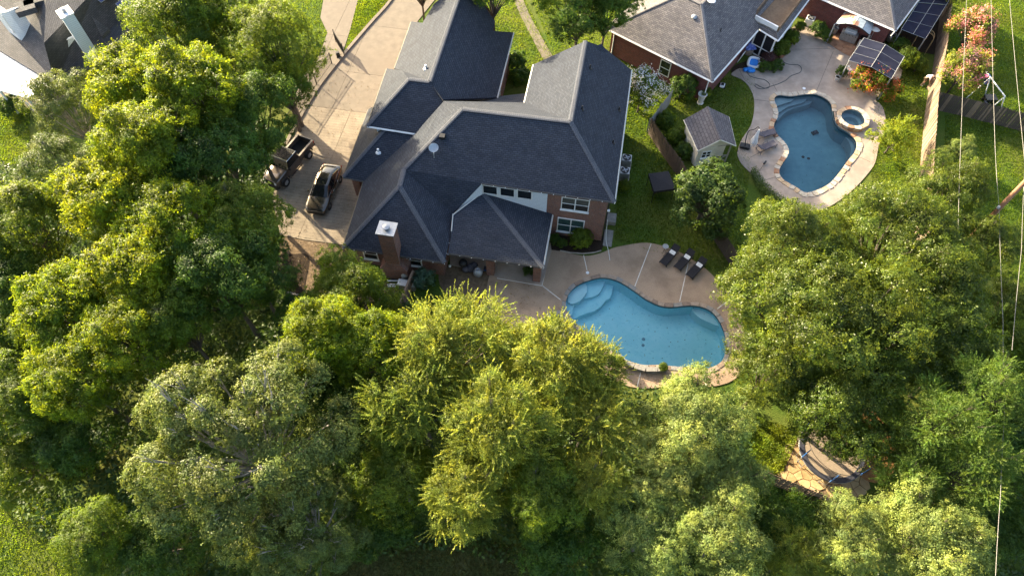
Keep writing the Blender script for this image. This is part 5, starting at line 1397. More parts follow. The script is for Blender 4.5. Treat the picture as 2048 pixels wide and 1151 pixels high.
# ---- trampoline
TC = at(1664, 901, .9); TRm = 2.05
tm = thing('trampoline', 'round trampoline with blue foam poles on golden flagstones', 'trampoline', (TC.x, TC.y, .08))
MB().lathe(TC, [(TRm * .86, -.02), (TRm * .86, .0), (0, -.02)], 40).build('mat', 'tramp_mat', tm)
MB().lathe(TC, [(TRm * .85, .012), (TRm * .86, .035), (TRm, .03), (TRm * 1.01, -.03), (TRm * .98, -.06)], 40, close=False).build('pad', 'navy_pad', tm)
rm_ = MB(); rm_.tube([TC + Vector((TRm * math.cos(a * PI / 20), TRm * math.sin(a * PI / 20), -.08)) for a in range(41)], .03, 6, caps=False); rm_.build('rim', 'galvanised', tm)
for k in range(6):
    a = k * PI / 3 + 3.35; p = TC + Vector((math.cos(a), math.sin(a), 0)) * (TRm + .06); g_0 = Vector((p.x, p.y, .07))
    MB().tube([g_0, Vector((p.x, p.y, 2.65))], .028, 6).build('pole', 'galvanised', tm)
    MB().tube([Vector((p.x, p.y, 1.0)), Vector((p.x, p.y, 2.4))], .038, 8).build('foam_sleeve', 'blue_foam', tm)
    MB().tube([TC + Vector((math.cos(a + .2), math.sin(a + .2), 0)) * TRm - Z * .1, Vector((TC.x + math.cos(a + .2) * TRm, TC.y + math.sin(a + .2) * TRm, .07)), Vector((TC.x + math.cos(a - .2) * TRm, TC.y + math.sin(a - .2) * TRm, .07)), TC + Vector((math.cos(a - .2), math.sin(a - .2), 0)) * TRm - Z * .1], .025, 5).build('leg', 'galvanised', tm)
MB().tube([TC + Vector((math.cos(a * PI / 20), math.sin(a * PI / 20), 0)) * (TRm + .06) + Z * 1.7 for a in range(41)], .018, 5, caps=False).build('top_ring', 'black_metal', tm)

# ---- swing frame, toys
sw = thing('swing_set', 'tall white metal swing frame on the lawn behind the fence', 'swing set', at(1980, 180, 0))
s0, s1_ = at(1953, 118, 2.3), at(2010, 193, 2.3); dd = (s1_ - s0).normalized(); pe_ = Vector((-dd.y, dd.x, 0))
MB().tube([s0, s1_], .055, 8).build('top_bar', 'metal_white', sw)
for p in (s0, s0.lerp(s1_, .5), s1_):
    for s in (-1, 1): MB().tube([p, Vector((p.x, p.y, 0)) + pe_ * s * .9], .04, 6).build('leg', 'metal_white', sw)
for f_ in (.2, .32, .7, .82): p = s0.lerp(s1_, f_); MB().tube([p, p - Z * 1.75], .012, 4).build('chain', 'galvanised', sw)
for f_ in (.26, .76): p = s0.lerp(s1_, f_); MB().box(p - Z * 1.76, (.42, .18, .04), math.atan2(dd.y, dd.x)).build('seat', 'navy_pad', sw)
t = thing('toy_slide', 'pink and blue toy slide under the pink flowering tree', 'toy', at(1957, 166, 0)); c = at(1957, 166, 0)
MB().hexa([c + Vector(v) for v in ((-.9, -.25, .05), (.3, -.25, .9), (.3, .25, .9), (-.9, .25, .05))], [c + Vector(v) for v in ((-.9, -.25, .12), (.3, -.25, .97), (.3, .25, .97), (-.9, .25, .12))]).build('slide', 'pink_toy', t)
MB().box(c + Vector((.45, 0, .45)), (.3, .5, .9)).build('ladder', 'blue_foam', t, bevel=.03)
t = thing('toy_wagon', 'dark cart standing by the weathered fence beyond the swing', 'cart', at(1974, 205, 0)); c = at(1974, 205, 0)
MB().hexa([c + Vector((a, b, .25)) for a, b in ((-.4, -.3), (.4, -.3), (.4, .3), (-.4, .3))], [c + Vector((a, b, .65)) for a, b in ((-.5, -.38), (.5, -.38), (.5, .38), (-.5, .38))]).build('tub', 'black_plastic', t)
for x in (-.3, .3):
    for y in (-.34, .34): MB().tube([c + Vector((x, y - .04, .16)), c + Vector((x, y + .04, .16))], .16, 10).build('wheel', 'rubber', t)
t = thing('storage_box', 'white box glimpsed through the leaves of the big right hand oak', 'box', at(1668, 606, 0)); c = at(1668, 606, 0)
MB().box(c + Z * .45, (.9, 1.5, .9), .2).build('body', 'white_plastic', t, bevel=.04); MB().box(c + Z * .93, (.96, 1.56, .06), .2).build('lid', 'roof_white', t, bevel=.02)

# ---- utility pole and wires
pb = g0(1987, 428, 6.0)
po = thing('utility_pole', 'reddish brown wooden utility pole rising from the trees', 'utility pole', pb)
MB().tube([pb - Z * .2, pb + Z * 13], [.19, .14], 10).build('pole', 'wood_pole', po, smooth=True)
MB().box(pb + Z * 12.2, (2.4, .10, .12), .3).build('crossarm', 'timber', po)
for s in (-1, 0, 1): MB().lathe(pb + Z * 12.27 + Vector((s * math.cos(.3), s * math.sin(.3), 0)), [(.06, 0), (.09, .05), (.05, .12), (.07, .16), (0, .2)], 10).build('insulator', 'pot_white', po)
MB().lathe(at(1997, 414, 6.9), [(.08, -.1), (.1, 0), (.08, .1), (0, .12)], 10).build('insulator', 'pot_white', po)
def wire_(label, ps, r=.012):
    ps = [at(x, y, z) for x, y, z in ps]; q = []
    for i in range(len(ps) - 1):
        for k in range(8): t_ = k / 8; q.append(ps[i].lerp(ps[i + 1], t_) - Z * (.04 * 4 * t_ * (1 - t_)))
    q.append(ps[-1]); return tag(MB().tube(q, r, 5).build('power_cable', 'cable'), label, 'power cable', 'overhead power cables')
wire_('pale overhead cable running past the pink flowering trees', [(1936, -60, 9.5), (1921, 300, 8.5), (1916, 480, 7.5)])
wire_('pale overhead cable leading down to the brown wooden pole', [(1981, -60, 9.0), (1990, 290, 7.6), (1998, 413, 6.95), (2006, 640, 7.6), (2009, 830, 8.4), (2001, 990, 9.2), (1989, 1200, 10.2)])
wire_('pale overhead cable nearest the right edge of the lawn', [(2014, -60, 9.5), (2050, 330, 8.7), (2043, 500, 8.6), (2024, 700, 8.6)])

# ---- person stooping by the fence
PE = thing('person', 'person in a pale lilac shirt stooping by the picket fence', 'person', at(1842, 172, 0))
c = at(1843, 169, 0)
def skin(name, joints, edges, mat, parent, root=0, lv=2):
    me = bpy.data.meshes.new(name); me.from_pydata([Vector(j[0]) for j in joints], edges, [])
    o = bpy.data.objects.new(name, me); COL.objects.link(o)
    md = o.modifiers.new('s', 'SKIN'); md.use_smooth_shade = True
    for i, j in enumerate(joints):
        me.skin_vertices[0].data[i].radius = (j[1], j[1] if len(j) < 3 else j[2])
    me.skin_vertices[0].data[root].use_root = True
    sd = o.modifiers.new('d', 'SUBSURF'); sd.levels = sd.render_levels = lv
    dg = bpy.context.evaluated_depsgraph_get(); me2 = bpy.data.meshes.new_from_object(o.evaluated_get(dg))
    o.modifiers.clear(); o.data = me2; me2.materials.clear(); me2.materials.append(MATS[mat])
    o.parent = parent
    for v in me2.vertices: v.co -= OFF[parent]
    OFF[o] = OFF[parent]; return o
fx = Vector((.62, -.78, 0)); sx_ = Vector((.78, .62, 0))
Pp = lambda f, s, z: c + fx * f + sx_ * s + Z * z
J = [(Pp(0, 0, .88), .15, .13), (Pp(.16, 0, 1.08), .16, .12), (Pp(.38, 0, 1.22), .17, .12), (Pp(.50, 0, 1.27), .07), (Pp(.60, 0, 1.27), .085), (Pp(.68, 0, 1.22), .08)]
Ed = [(0, 1), (1, 2), (2, 3), (3, 4), (4, 5)]
for s in (-1, 1):
    b = len(J); J += [(Pp(.02, s * .12, .80), .095), (Pp(.16, s * .13, .46), .065), (Pp(-.02, s * .14, .09), .042), (Pp(.14, s * .15, .04), .04)]
    Ed += [(0, b), (b, b + 1), (b + 1, b + 2), (b + 2, b + 3)]
    b = len(J); J += [(Pp(.42, s * .20, 1.18), .065), (Pp(.50, s * .24, .90), .045), (Pp(.58, s * .16, .66), .034), (Pp(.61, s * .15, .58), .036)]
    Ed += [(2, b), (b, b + 1), (b + 1, b + 2), (b + 2, b + 3)]
    hb = len(J)
    for k in range(4):
        J += [(Pp(.60 + .012 * k, s * (.12 + .02 * k), .55), .010), (Pp(.62 + .012 * k, s * (.12 + .02 * k), .48 + .01 * abs(k - 1)), .008)]
        Ed += [(b + 3, hb + 2 * k), (hb + 2 * k, hb + 2 * k + 1)]
    J += [(Pp(.57, s * .10, .56), .011), (Pp(.57, s * .085, .51), .009)]; Ed += [(b + 3, len(J) - 2), (len(J) - 2, len(J) - 1)]
skin('body', J, Ed, 'skin', PE)
SJ = [(Pp(0, 0, .90), .17, .15), (Pp(.16, 0, 1.09), .185, .145), (Pp(.38, 0, 1.23), .195, .145), (Pp(.46, 0, 1.26), .10)]
SE2 = [(0, 1), (1, 2), (2, 3)]
for s in (-1, 1):
    b = len(SJ); SJ += [(Pp(.42, s * .21, 1.17), .085), (Pp(.47, s * .235, 1.0), .07)]; SE2 += [(2, b), (b, b + 1)]
skin('shirt', SJ, SE2, 'shirt', PE)
HJ = [(Pp(0, 0, .87), .17, .145)]; HE = []
for s in (-1, 1): b = len(HJ); HJ += [(Pp(.03, s * .12, .78), .115), (Pp(.13, s * .13, .54), .09)]; HE += [(0, b), (b, b + 1)]
skin('shorts', HJ, HE, 'shorts', PE)
MB().lathe(Pp(.605, 0, 1.265), [(0, -.07), (.08, -.05), (.10, .0), (.085, .07), (.04, .105), (0, .11)], 12).build('hair', 'hair_dark', PE, smooth=True)
for s in (-1, 1):
    MB().lathe(Pp(.705, s * .033, 1.245), [(0, -.014), (.014, 0), (0, .014)], 6).build('eye', 'white_plastic', PE)
    MB().lathe(Pp(.62, s * .098, 1.24), [(0, -.03), (.018, 0), (0, .03)], 6).build('ear', 'skin', PE)
    MB().box(Pp(.08, s * .15, .04), (.27, .10, .075), math.atan2(fx.y, fx.x)).build('shoe', 'pot_white', PE, bevel=.02)
MB().hexa([Pp(.735, .012, 1.19), Pp(.735, -.012, 1.19), Pp(.76, 0, 1.19), Pp(.76, .002, 1.19)], [Pp(.74, .01, 1.23), Pp(.74, -.01, 1.23), Pp(.745, 0, 1.23), Pp(.745, .002, 1.23)]).build('nose', 'skin', PE)
bx_ = thing('cardboard_box', 'small open tan box on the grass before the stooping person', 'box', Pp(.72, 0, 0))
MB().box(Pp(.78, 0, .15), (.36, .30, .28), .4).build('body', 'cardboard', bx_)
for s in (-1, 1): MB().box(Pp(.78, 0, .30) + Matrix.Rotation(.4, 3, 'Z') @ Vector((0, s * .2, 0)), (.36, .13, .012), .4, 0, -s * .5).build('flap', 'cardboard', bx_)

# ================================================================ TREES AND PLANTS
def nrm(a): return a / np.maximum(1e-9, np.linalg.norm(a, axis=1, keepdims=True))
def leaf_mesh(name, P, Nn, L, Wd, rg, mat, fold=.18, axis=None):
    """one folded four-point leaf per place"""
    n = len(P)
    t = rg.normal(size=(n, 3)) if axis is None else axis + rg.normal(size=(n, 3)) * .45
    t = nrm(t - Nn * np.sum(t * Nn, 1, keepdims=True)); b = np.cross(Nn, t)
    s = rg.uniform(.65, 1.25, (n, 1)); l = L * s; w_ = Wd * s
    v = np.empty((n, 4, 3))
    v[:, 0] = P - t * l * .5; v[:, 1] = P + b * w_ * .5 + Nn * w_ * fold + t * l * .05
    v[:, 2] = P + t * l * .5 - Nn * l * .08; v[:, 3] = P - b * w_ * .5 + Nn * w_ * fold + t * l * .05
    me = bpy.data.meshes.new(name)
    me.vertices.add(n * 4); me.vertices.foreach_set('co', v.reshape(-1).astype(np.float32))
    me.loops.add(n * 4); me.loops.foreach_set('vertex_index', np.arange(n * 4, dtype=np.int32))
    me.polygons.add(n); me.polygons.foreach_set('loop_start', np.arange(0, n * 4, 4, dtype=np.int32)); me.polygons.foreach_set('loop_total', np.full(n, 4, np.int32))
    me.update(calc_edges=True); me.materials.append(MATS[mat]); return me
def fib(n, rg):
    k = np.arange(n) + .5; ph = np.arccos(1 - 2 * k / n); th = PI * (1 + 5 ** .5) * k + rg.uniform(0, 6)
    return np.stack([np.cos(th) * np.sin(ph), np.sin(th) * np.sin(ph), np.cos(ph)], 1)
def crown_pts(rg, R, RZ, lobes, lr, nclump, cr, nleaf, low=-.45, fill=.12, flat=.6, jit=(.48, .84, .66, 1.28)):
    """limbs end in lobes, lobes carry clumps, clumps carry leaves"""
    d = fib(int(lobes * 1.55), rg); d = d[d[:, 2] > low]
    d = nrm(d + rg.normal(size=d.shape) * .22)
    C = d * np.array([R, R, RZ]) * rg.uniform(jit[0], jit[1], (len(d), 1))
    q4 = rg.uniform(0, 6) + np.arange(4) * 1.57
    C = np.vstack([C, [[0, 0, RZ * .45]], np.stack([np.cos(q4) * R * .33, np.sin(q4) * R * .33, np.full(4, RZ * .38)], 1)])
    Rl = R * lr * rg.uniform(.62, 1.18, len(C))
    # clumps on the outside of each lobe
    k = rg.integers(0, len(C), nclump)
    dd = nrm(rg.normal(size=(nclump, 3)) + nrm(C[k] + 1e-6) * .75 + np.array([0, 0, .35]))
    Q = C[k] + dd * Rl[k][:, None] * np.where(rg.random(nclump) < fill, rg.uniform(.2, .8, nclump), rg.uniform(jit[2], jit[3], nclump))[:, None] * np.array([1, 1, RZ / R * .92])
    j = np.repeat(np.arange(nclump), nleaf)
    g = rg.normal(size=(len(j), 3)); g = nrm(g) * (np.abs(rg.normal(size=(len(j), 1))) * .55 + .15)
    ax = dd[j]
    g = g - ax * np.sum(g * ax, 1, keepdims=True) * (1 - flat)
    P = Q[j] + g * cr * rg.uniform(.7, 1.3, nclump)[j][:, None]
    Nn = nrm(ax * .85 + nrm(g) * .45 + np.array([0, 0, .22]) + rg.normal(size=P.shape) * .40)
    return C, Rl, P, Nn, Q, dd
def shoots(rg, C, Rl, n, length, per, up=.55, curve=.3):
    k = rg.integers(0, len(C), n); d0 = nrm(rg.normal(size=(n, 3)) + nrm(C[k] + 1e-6) * 1.0 + np.array([0, 0, .25]))
    d0[:, 2] = np.where(d0[:, 2] < -.1, -d0[:, 2] * .3, d0[:, 2])
    S = C[k] + d0 * Rl[k][:, None] * .75
    d1 = nrm(d0 + np.array([0, 0, up]) + rg.normal(size=d0.shape) * .22); ln = length * rg.uniform(.5, 1.25, n)
    P = []; Nn = []; A = []
    for q in range(per):
        t = q / per
        ctr = S + d1 * (ln * t)[:, None] + np.array([0, 0, -curve]) * ((ln * t * t)[:, None])
        dirv = nrm(d1 + np.array([0, 0, -2 * curve]) * t)
        side = nrm(np.cross(dirv, rg.normal(size=dirv.shape)))
        P.append(ctr + side * (.07 * (1.15 - t))); A.append(nrm(side + dirv * .8)); Nn.append(nrm(np.cross(side, dirv) + np.array([0, 0, .5]) + rg.normal(size=side.shape) * .3))
    return np.vstack(P), np.vstack(Nn), np.vstack(A), S, d1, ln
def trunk_mesh(name, rg, C, h, rad, mat, twigs=None):
    m = MB()
    fork = Vector((0, 0, -h * .55 if h > 3 else -h * .5))
    m.tube([Vector((0, 0, -h - .1)), Vector((rg.normal() * .05, rg.normal() * .05, -h * .8)), fork], [rad * 1.35, rad, rad * .85], 8)
    for c in C:
        c = Vector(c); mid = fork.lerp(c, .5) + Vector((rg.normal() * .3, rg.normal() * .3, rg.normal() * .2 - c.z * .08))
        m.tube([fork - Vector((0, 0, .1)), fork.lerp(mid, .5), mid, c * .98], [rad * .55, rad * .42, rad * .30, rad * .10], 5)
        for q in range(3):
            e = c + Vector((rg.normal(), rg.normal(), rg.normal() * .6 + .4)) * (Vector(c).length * .05 + .10)
            m.tube([mid.lerp(c, .55 + .15 * q), e], [rad * .13, rad * .04], 4, caps=False)
    me = bpy.data.meshes.new(name); me.from_pydata(m.v, [], m.f); me.materials.append(MATS[mat]); return me

PROTO = {}
def proto(key, seed, R, RZ, H_, lobes, lr, nclump, cr, nleaf, L, Wd, mat, bark='bark', shoot=None, extra=None, rad=None, **kw):
    """H_ = height of the crown centre above the ground"""
    rg = np.random.default_rng(seed)
    C, Rl, P, Nn, Q, dd = crown_pts(rg, R, RZ, lobes, lr, nclump, cr, nleaf, **kw)
    me = leaf_mesh('crown', P, Nn, L, Wd, rg, mat)
    ex = []
    if shoot:
        n, ln, per, sl_, sw_ = shoot
        P2_, N2, A2, S, d1, ln2 = shoots(rg, C, Rl, n, ln, per)
        ex.append(('shoots', leaf_mesh('shoots', P2_, N2, sl_, sw_, rg, mat, axis=A2)))
    if extra:
        nn, rr, lm, ll, lw, top = extra
        idx = rg.choice(len(Q), min(nn, len(Q)), replace=False); idx = idx[Q[idx, 2] > top * RZ]
        j = np.repeat(idx, rr); P3 = Q[j] + dd[j] * cr * .55 + rg.normal(size=(len(j), 3)) * np.array([.16, .16, .2])
        ex.append(('flowers', leaf_mesh('flowers', P3, nrm(dd[j] + rg.normal(size=P3.shape) * .6), ll, lw, rg, lm)))
    tr = trunk_mesh('trunk', rg, C, H_, rad or max(.08, R * .045), bark)
    PROTO[key] = (R, H_, me, tr, ex)
NT_ = [0]
def tree(key, px, py, z, rpx, label, cat='tree', name='tree', group=None, hz=1.0, rot=None):
    """crown centre seen at pixel (px,py), z metres up; rpx = crown radius in the photograph"""
    R0, H0, me, tr, ex = PROTO[key]
    c = at(px, py, z); R = rpx * depth(px, py, z) / FPX
    s = R / R0; NT_[0] += 1
    rz = rot if rot is not None else (NT_[0] * 2.399) % (2 * PI)
    t = thing(name, label, cat, (c.x, c.y, 0), group)
    sv = s * hz; zc = z
    t.scale = (s, s, sv); t.rotation_euler.z = rz
    cr_ = bpy.data.objects.new('crown', me); COL.objects.link(cr_); cr_.parent = t; cr_.location = (0, 0, zc / sv)
    # the trunk runs from the ground to the limbs whatever the height of this tree
    k = (zc / sv) / H0
    to = bpy.data.objects.new('trunk', tr); COL.objects.link(to); to.parent = t; to.location = (0, 0, zc / sv); to.scale = (1, 1, max(.4, min(1.6, k)))
    for nm, m_ in ex:
        o = bpy.data.objects.new(nm, m_); COL.objects.link(o); o.parent = cr_; o['kind'] = 'stuff'
    return t

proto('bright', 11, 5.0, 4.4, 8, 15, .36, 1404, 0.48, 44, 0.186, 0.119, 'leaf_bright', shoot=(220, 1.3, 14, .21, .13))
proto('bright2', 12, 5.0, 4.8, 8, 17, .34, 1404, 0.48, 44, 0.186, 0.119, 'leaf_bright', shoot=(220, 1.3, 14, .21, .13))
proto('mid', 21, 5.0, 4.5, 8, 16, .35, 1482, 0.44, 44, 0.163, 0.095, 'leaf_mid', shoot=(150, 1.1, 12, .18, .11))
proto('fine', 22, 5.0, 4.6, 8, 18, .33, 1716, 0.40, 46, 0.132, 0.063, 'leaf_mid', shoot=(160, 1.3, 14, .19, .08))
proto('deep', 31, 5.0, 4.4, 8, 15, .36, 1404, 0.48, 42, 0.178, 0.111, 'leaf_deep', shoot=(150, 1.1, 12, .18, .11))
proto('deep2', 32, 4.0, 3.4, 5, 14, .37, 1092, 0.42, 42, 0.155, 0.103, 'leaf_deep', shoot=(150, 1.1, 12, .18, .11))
proto('olive', 41, 8.0, 5.6, 7.5, 42, .20, 2900, .44, 44, .165, .085, 'leaf_olive', bark='bark_pale', rad=.30, shoot=(300, 1.1, 12, .16, .09), jit=(.5, .88, .80, 1.14))
proto('sparse', 42, 5.0, 4.2, 8, 16, .30, 748, 0.48, 38, 0.155, 0.087, 'leaf_olive', bark='bark_pale')
proto('elm', 51, 5.0, 4.6, 7, 16, .33, 1248, 0.44, 40, 0.124, 0.079, 'leaf_elm', shoot=(480, 2.3, 28, .19, .105))
proto('elm2', 52, 5.0, 4.2, 7, 18, .31, 1326, 0.44, 40, 0.124, 0.079, 'leaf_elm', shoot=(420, 1.9, 26, .18, .10))
proto('pale', 61, 4.5, 4.8, 5, 15, .34, 1326, 0.44, 46, 0.124, 0.087, 'leaf_pale', shoot=(80, 1.3, 14, .16, .10))
proto('oak', 71, 7.0, 5.4, 7.5, 26, .27, 2496, 0.48, 46, 0.147, 0.079, 'leaf_oak', rad=.34, shoot=(300, 1.1, 12, .18, .11))
proto('oak2', 72, 5.0, 4.2, 7, 17, .33, 1482, 0.46, 46, 0.139, 0.079, 'leaf_oak', shoot=(150, 1.1, 12, .18, .11))
proto('fern', 81, 4.5, 3.6, 6, 13, .36, 598, 0.55, 30, 0.132, 0.070, 'leaf_fern', shoot=(620, 1.15, 26, .20, .075))
proto('round', 91, 2.8, 2.5, 3, 13, .36, 520, .36, 46, .17, .11, 'leaf_round', shoot=(40, .7, 8, .2, .12))
proto('lime', 92, 1.7, 1.4, 1.6, 9, .38, 160, .30, 36, .13, .06, 'leaf_lime', shoot=(150, .85, 16, .15, .06), rad=.07)
proto('crepe', 93, 1.8, 1.7, 2.4, 10, .36, 190, .32, 34, .14, .08, 'leaf_elm', shoot=(120, .9, 12, .13, .07), extra=(80, 38, 'flower_pink', .12, .10, .0), rad=.07)
proto('white', 94, 1.7, 1.8, 2.2, 11, .36, 240, .30, 40, .14, .08, 'leaf_mid', extra=(110, 22, 'flower_white', .12, .10, -.5), rad=.06)
proto('bush', 95, 1.0, .85, .75, 20, .42, 420, .14, 40, .08, .05, 'leaf_mid', rad=.05, low=-.8, jit=(.52, .60, .92, 1.06))
proto('bush_dark', 96, 1.0, .9, .75, 12, .36, 220, .20, 36, .11, .06, 'leaf_deep', rad=.05, low=-.8)
proto('bush_blue', 97, 1.0, 1.0, .8, 12, .36, 220, .20, 36, .11, .06, 'leaf_blue', rad=.05, low=-.8)
proto('trumpet', 98, 1.5, 1.1, 1.3, 12, .36, 230, .28, 36, .15, .09, 'leaf_bright', extra=(90, 16, 'flower_red', .12, .09, -.7), rad=.05, low=-.7)
proto('purple', 99, .8, .6, .5, 8, .4, 90, .22, 34, .16, .04, 'leaf_purple', rad=.03, low=-.6)

T = tree
# ---- left wood, from the top of the picture down
T('fine', 548, 98, 8.3, 108, 'tall fine leaved tree with feathery edge by the iron drive gate')
T('mid', 565, 165, 5.5, 72, 'leafy green tree overhanging the iron fence at the drive')
T('mid', 368, 48, 9, 108, 'fine pale green tree at the top edge behind the white chimney')
T('fine', 445, 25, 8, 105, 'pale fine leaved tree at the top edge left of the second driveway')
T('bright', 266, 172, 10.5, 98, 'bright yellow green tree beside the western patio roof')
T('bright2', 385, 185, 11, 98, 'tall yellow green tree rising in the middle of the upper left wood')
T('deep', 492, 235, 8, 100, 'dark green tree overhanging the driveway above the parked truck')
T('sparse', 130, 214, 6.5, 84, 'thin grey branched oak beside the white patio roof')
T('bright2', 300, 290, 11, 95, 'yellow green tree below the tall bright one in the left wood')
T('sparse', 118, 345, 7, 84, 'open grey green oak at the left edge below the bright lawn')
T('deep', 425, 335, 9, 98, 'dark tree beside the truck in the left wood')
T('mid', 486, 440, 8, 88, 'dark green tree crowding the driveway below the truck')
T('bright', 215, 395, 10, 100, 'sunlit yellow green tree in the centre of the left wood')
T('mid', 55, 450, 7, 105, 'shaded green tree at the left edge of the wood')
T('bright2', 345, 450, 9.5, 100, 'leafy green tree with lit tips left of the drive end')
T('bright', 270, 540, 9.5, 105, 'yellow lit tree in the lower middle of the left wood')
T('deep', 430, 545, 8.5, 108, 'dark green tree above the grey live oak')
T('deep2', 510, 555, 6, 75, 'dark low tree next to the side bed and timber edge')
T('bright', 135, 615, 8.5, 100, 'yellow tree reaching a long lit limb to the left edge')
T('bright2', 255, 670, 8.5, 95, 'bright green tree just above the grey live oak at the left')
T('mid', 350, 640, 8, 90, 'shaded green tree touching the top of the grey live oak')
T('deep', 30, 570, 6, 80, 'dark tree in deep shade at the left edge')
T('bright2', 150, 760, 8, 88, 'yellow green tree left of the grey live oak')
T('mid', 50, 800, 5, 95, 'mid green tree at the lower left edge')
T('mid', 20, 700, 5.5, 75, 'dark shrubby tree on the left edge under the yellow limb')
T('deep2', 150, 880, 3.2, 80, 'dark shaded tree low beside the live oak')
T('mid', 40, 930, 3, 75, 'dark bushy tree at the lower left corner above the sunny grass')
T('olive', 490, 880, 9, 232, 'broad grey green live oak with pale limbs, lower left')
T('mid', 195, 1075, 5.5, 78, 'rounded pale green small tree in the lower left corner')
T('olive', 610, 1060, 6.5, 130, 'grey green oak at the bottom edge beside the big live oak')
T('deep2', 320, 1085, 3.5, 85, 'dark understory tree at the bottom edge below the live oak')
# ---- middle
T('mid', 705, 585, 5.5, 92, 'rounded dark green tree below the brick chimney')
T('deep2', 612, 640, 4.5, 60, 'dark tree left of the bright clumps below the chimney')
T('bright2', 642, 672, 8.6, 84, 'bright green clumped tree below the chimney, left of its pair')
T('bright', 742, 690, 8.4, 82, 'bright green clumped tree next to the spiky elm')
T('deep2', 680, 800, 5, 80, 'dark tree between the live oak and the spiky elms')
T('elm', 900, 690, 8, 112, 'spiky yellow green elm reaching towards the bare soil patio')
T('elm2', 1098, 732, 8, 120, 'dense yellow green elm hiding the left end of the pool')
T('elm', 1188, 735, 6.5, 66, 'small spiky elm leaning over the left end of the turquoise pool')
T('oak2', 1692, 860, 4.6, 60, 'low glossy oak branch clump hanging over the trampoline')
T('elm', 835, 800, 7.5, 100, 'spiky elm with long pointed shoots beside the dark gap')
T('elm2', 1000, 850, 8.5, 122, 'pale yellow elm in the middle of the lower wood')
T('elm', 1170, 840, 7, 98, 'elm with long shoots below the raised pool wall')
T('elm2', 930, 990, 7.2, 100, 'shaded elm at the bottom of the middle wood')
T('mid', 800, 955, 5.5, 100, 'dark green tree above the shaded grass at the bottom edge')
T('mid', 1080, 985, 7, 92, 'dark tree in the lower middle with yellow tips')
T('elm2', 1190, 960, 7, 78, 'green elm with lit tips left of the pale vine tree')
T('deep2', 760, 1050, 3.5, 70, 'low dark tree at the edge of the shaded bottom grass')
T('deep2', 1110, 1085, 4, 85, 'low dark tree at the bottom edge beside shaded grass')
# ---- lower right
T('pale', 1385, 850, 7, 104, 'pale vine draped tree just below the pool deck')
T('pale', 1330, 945, 6.5, 88, 'pale green tree below the vine draped one')
T('pale', 1440, 960, 6, 84, 'pale leafy tree left of the dark picket fence by flagstones')
T('pale', 1290, 1065, 6, 92, 'pale grey green tree at the bottom edge, middle right')
T('pale', 1440, 1080, 6.5, 100, 'pale blossomy tree at the bottom edge below the flagstones')
T('deep2', 1562, 1062, 3.8, 78, 'dark leafy tree below the dark fence by the flagstones')
T('elm2', 1590, 1110, 5, 72, 'yellow green small tree at the bottom edge below the fence')
T('pale', 1710, 1080, 5.5, 88, 'pale yellow tree at the bottom edge below the trampoline')
T('pale', 1850, 1080, 6.5, 108, 'large pale cream green tree in the lower right corner')
T('oak', 1640, 640, 7.5, 198, 'very broad glossy oak right of the turquoise pool')
T('oak2', 1590, 490, 8, 112, 'glossy oak lobe tree just below the dark blue pool')
T('oak', 1790, 480, 7.5, 150, 'tall glossy oak between the dark pool and the utility pole')
T('oak2', 1860, 620, 6.5, 135, 'glossy oak right of the broad one, half in shade')
T('oak2', 1672, 812, 6, 122, 'glossy oak overhanging the trampoline')
T('oak2', 1545, 740, 6.5, 90, 'glossy oak beside the right end of the pool deck')
T('oak2', 1760, 700, 6.5, 115, 'glossy oak filling the middle of the right hand grove')
T('deep', 1900, 730, 5, 88, 'dark shaded tree below the half shaded oak')
T('oak2', 1900, 390, 6.5, 82, 'thin topped tree by the brown picket fence and wires')
T('fern', 1880, 850, 8, 96, 'feathery green tree right of the trampoline')
T('fern', 1985, 790, 8.5, 86, 'feathery green tree at the right edge below the oaks')
T('fern', 1780, 900, 5, 66, 'feathery green small tree beside the orange leaf litter')
T('fern', 1945, 940, 7.5, 92, 'bright feathery tree in the lower right')
T('fern', 1830, 965, 6.5, 74, 'feathery tree above the pale corner tree')
T('oak2', 1972, 490, 5.5, 70, 'glossy oak on the lawn just below the brown utility pole')
T('mid', 2030, 800, 5, 60, 'green tree at the right edge between the feathery ones and the lawn')
T('deep2', 2035, 900, 4.5, 80, 'dark green tree at the lower right edge behind the wire')
T('deep2', 2000, 1060, 3, 70, 'low dark shrub tree at the lower right edge')
T('oak2', 2025, 610, 5, 62, 'yellowish tree at the right edge on the sunny lawn')
T('mid', 2040, 700, 4.5, 75, 'shaded green tree at the right edge below the sunny lawn')
# ---- yard trees
T('round', 1412, 397, 3.6, 76, 'round dark green tree on the shaded lawn by the cream shed')
T('deep', 1160, 5, 7, 85, 'dark tree at the top edge between the two houses')
T('deep2', 1215, 18, 6, 58, 'dark leafy tree at the corner of the grey purple roof')
T('deep', 985, -40, 8, 62, 'tree overhanging the front lawn at the top edge')
T('deep', 838, -46, 6.5, 48, 'tree overhanging the top of the driveway')
T('lime', 1788, 278, 1.7, 44, 'small glowing lime green tree on the lawn by the spa')
T('crepe', 1943, 62, 3.0, 47, 'pink flowering tree by the fence, farther from the swing')
T('crepe', 1927, 142, 3.0, 47, 'pink flowering tree by the white swing frame')
T('crepe', 1905, -14, 3.0, 30, 'pink flowering tree at the top edge beside the fence')
T('white', 1284, 180, 2.6, 42, 'white flowering shrub tree between the two houses')
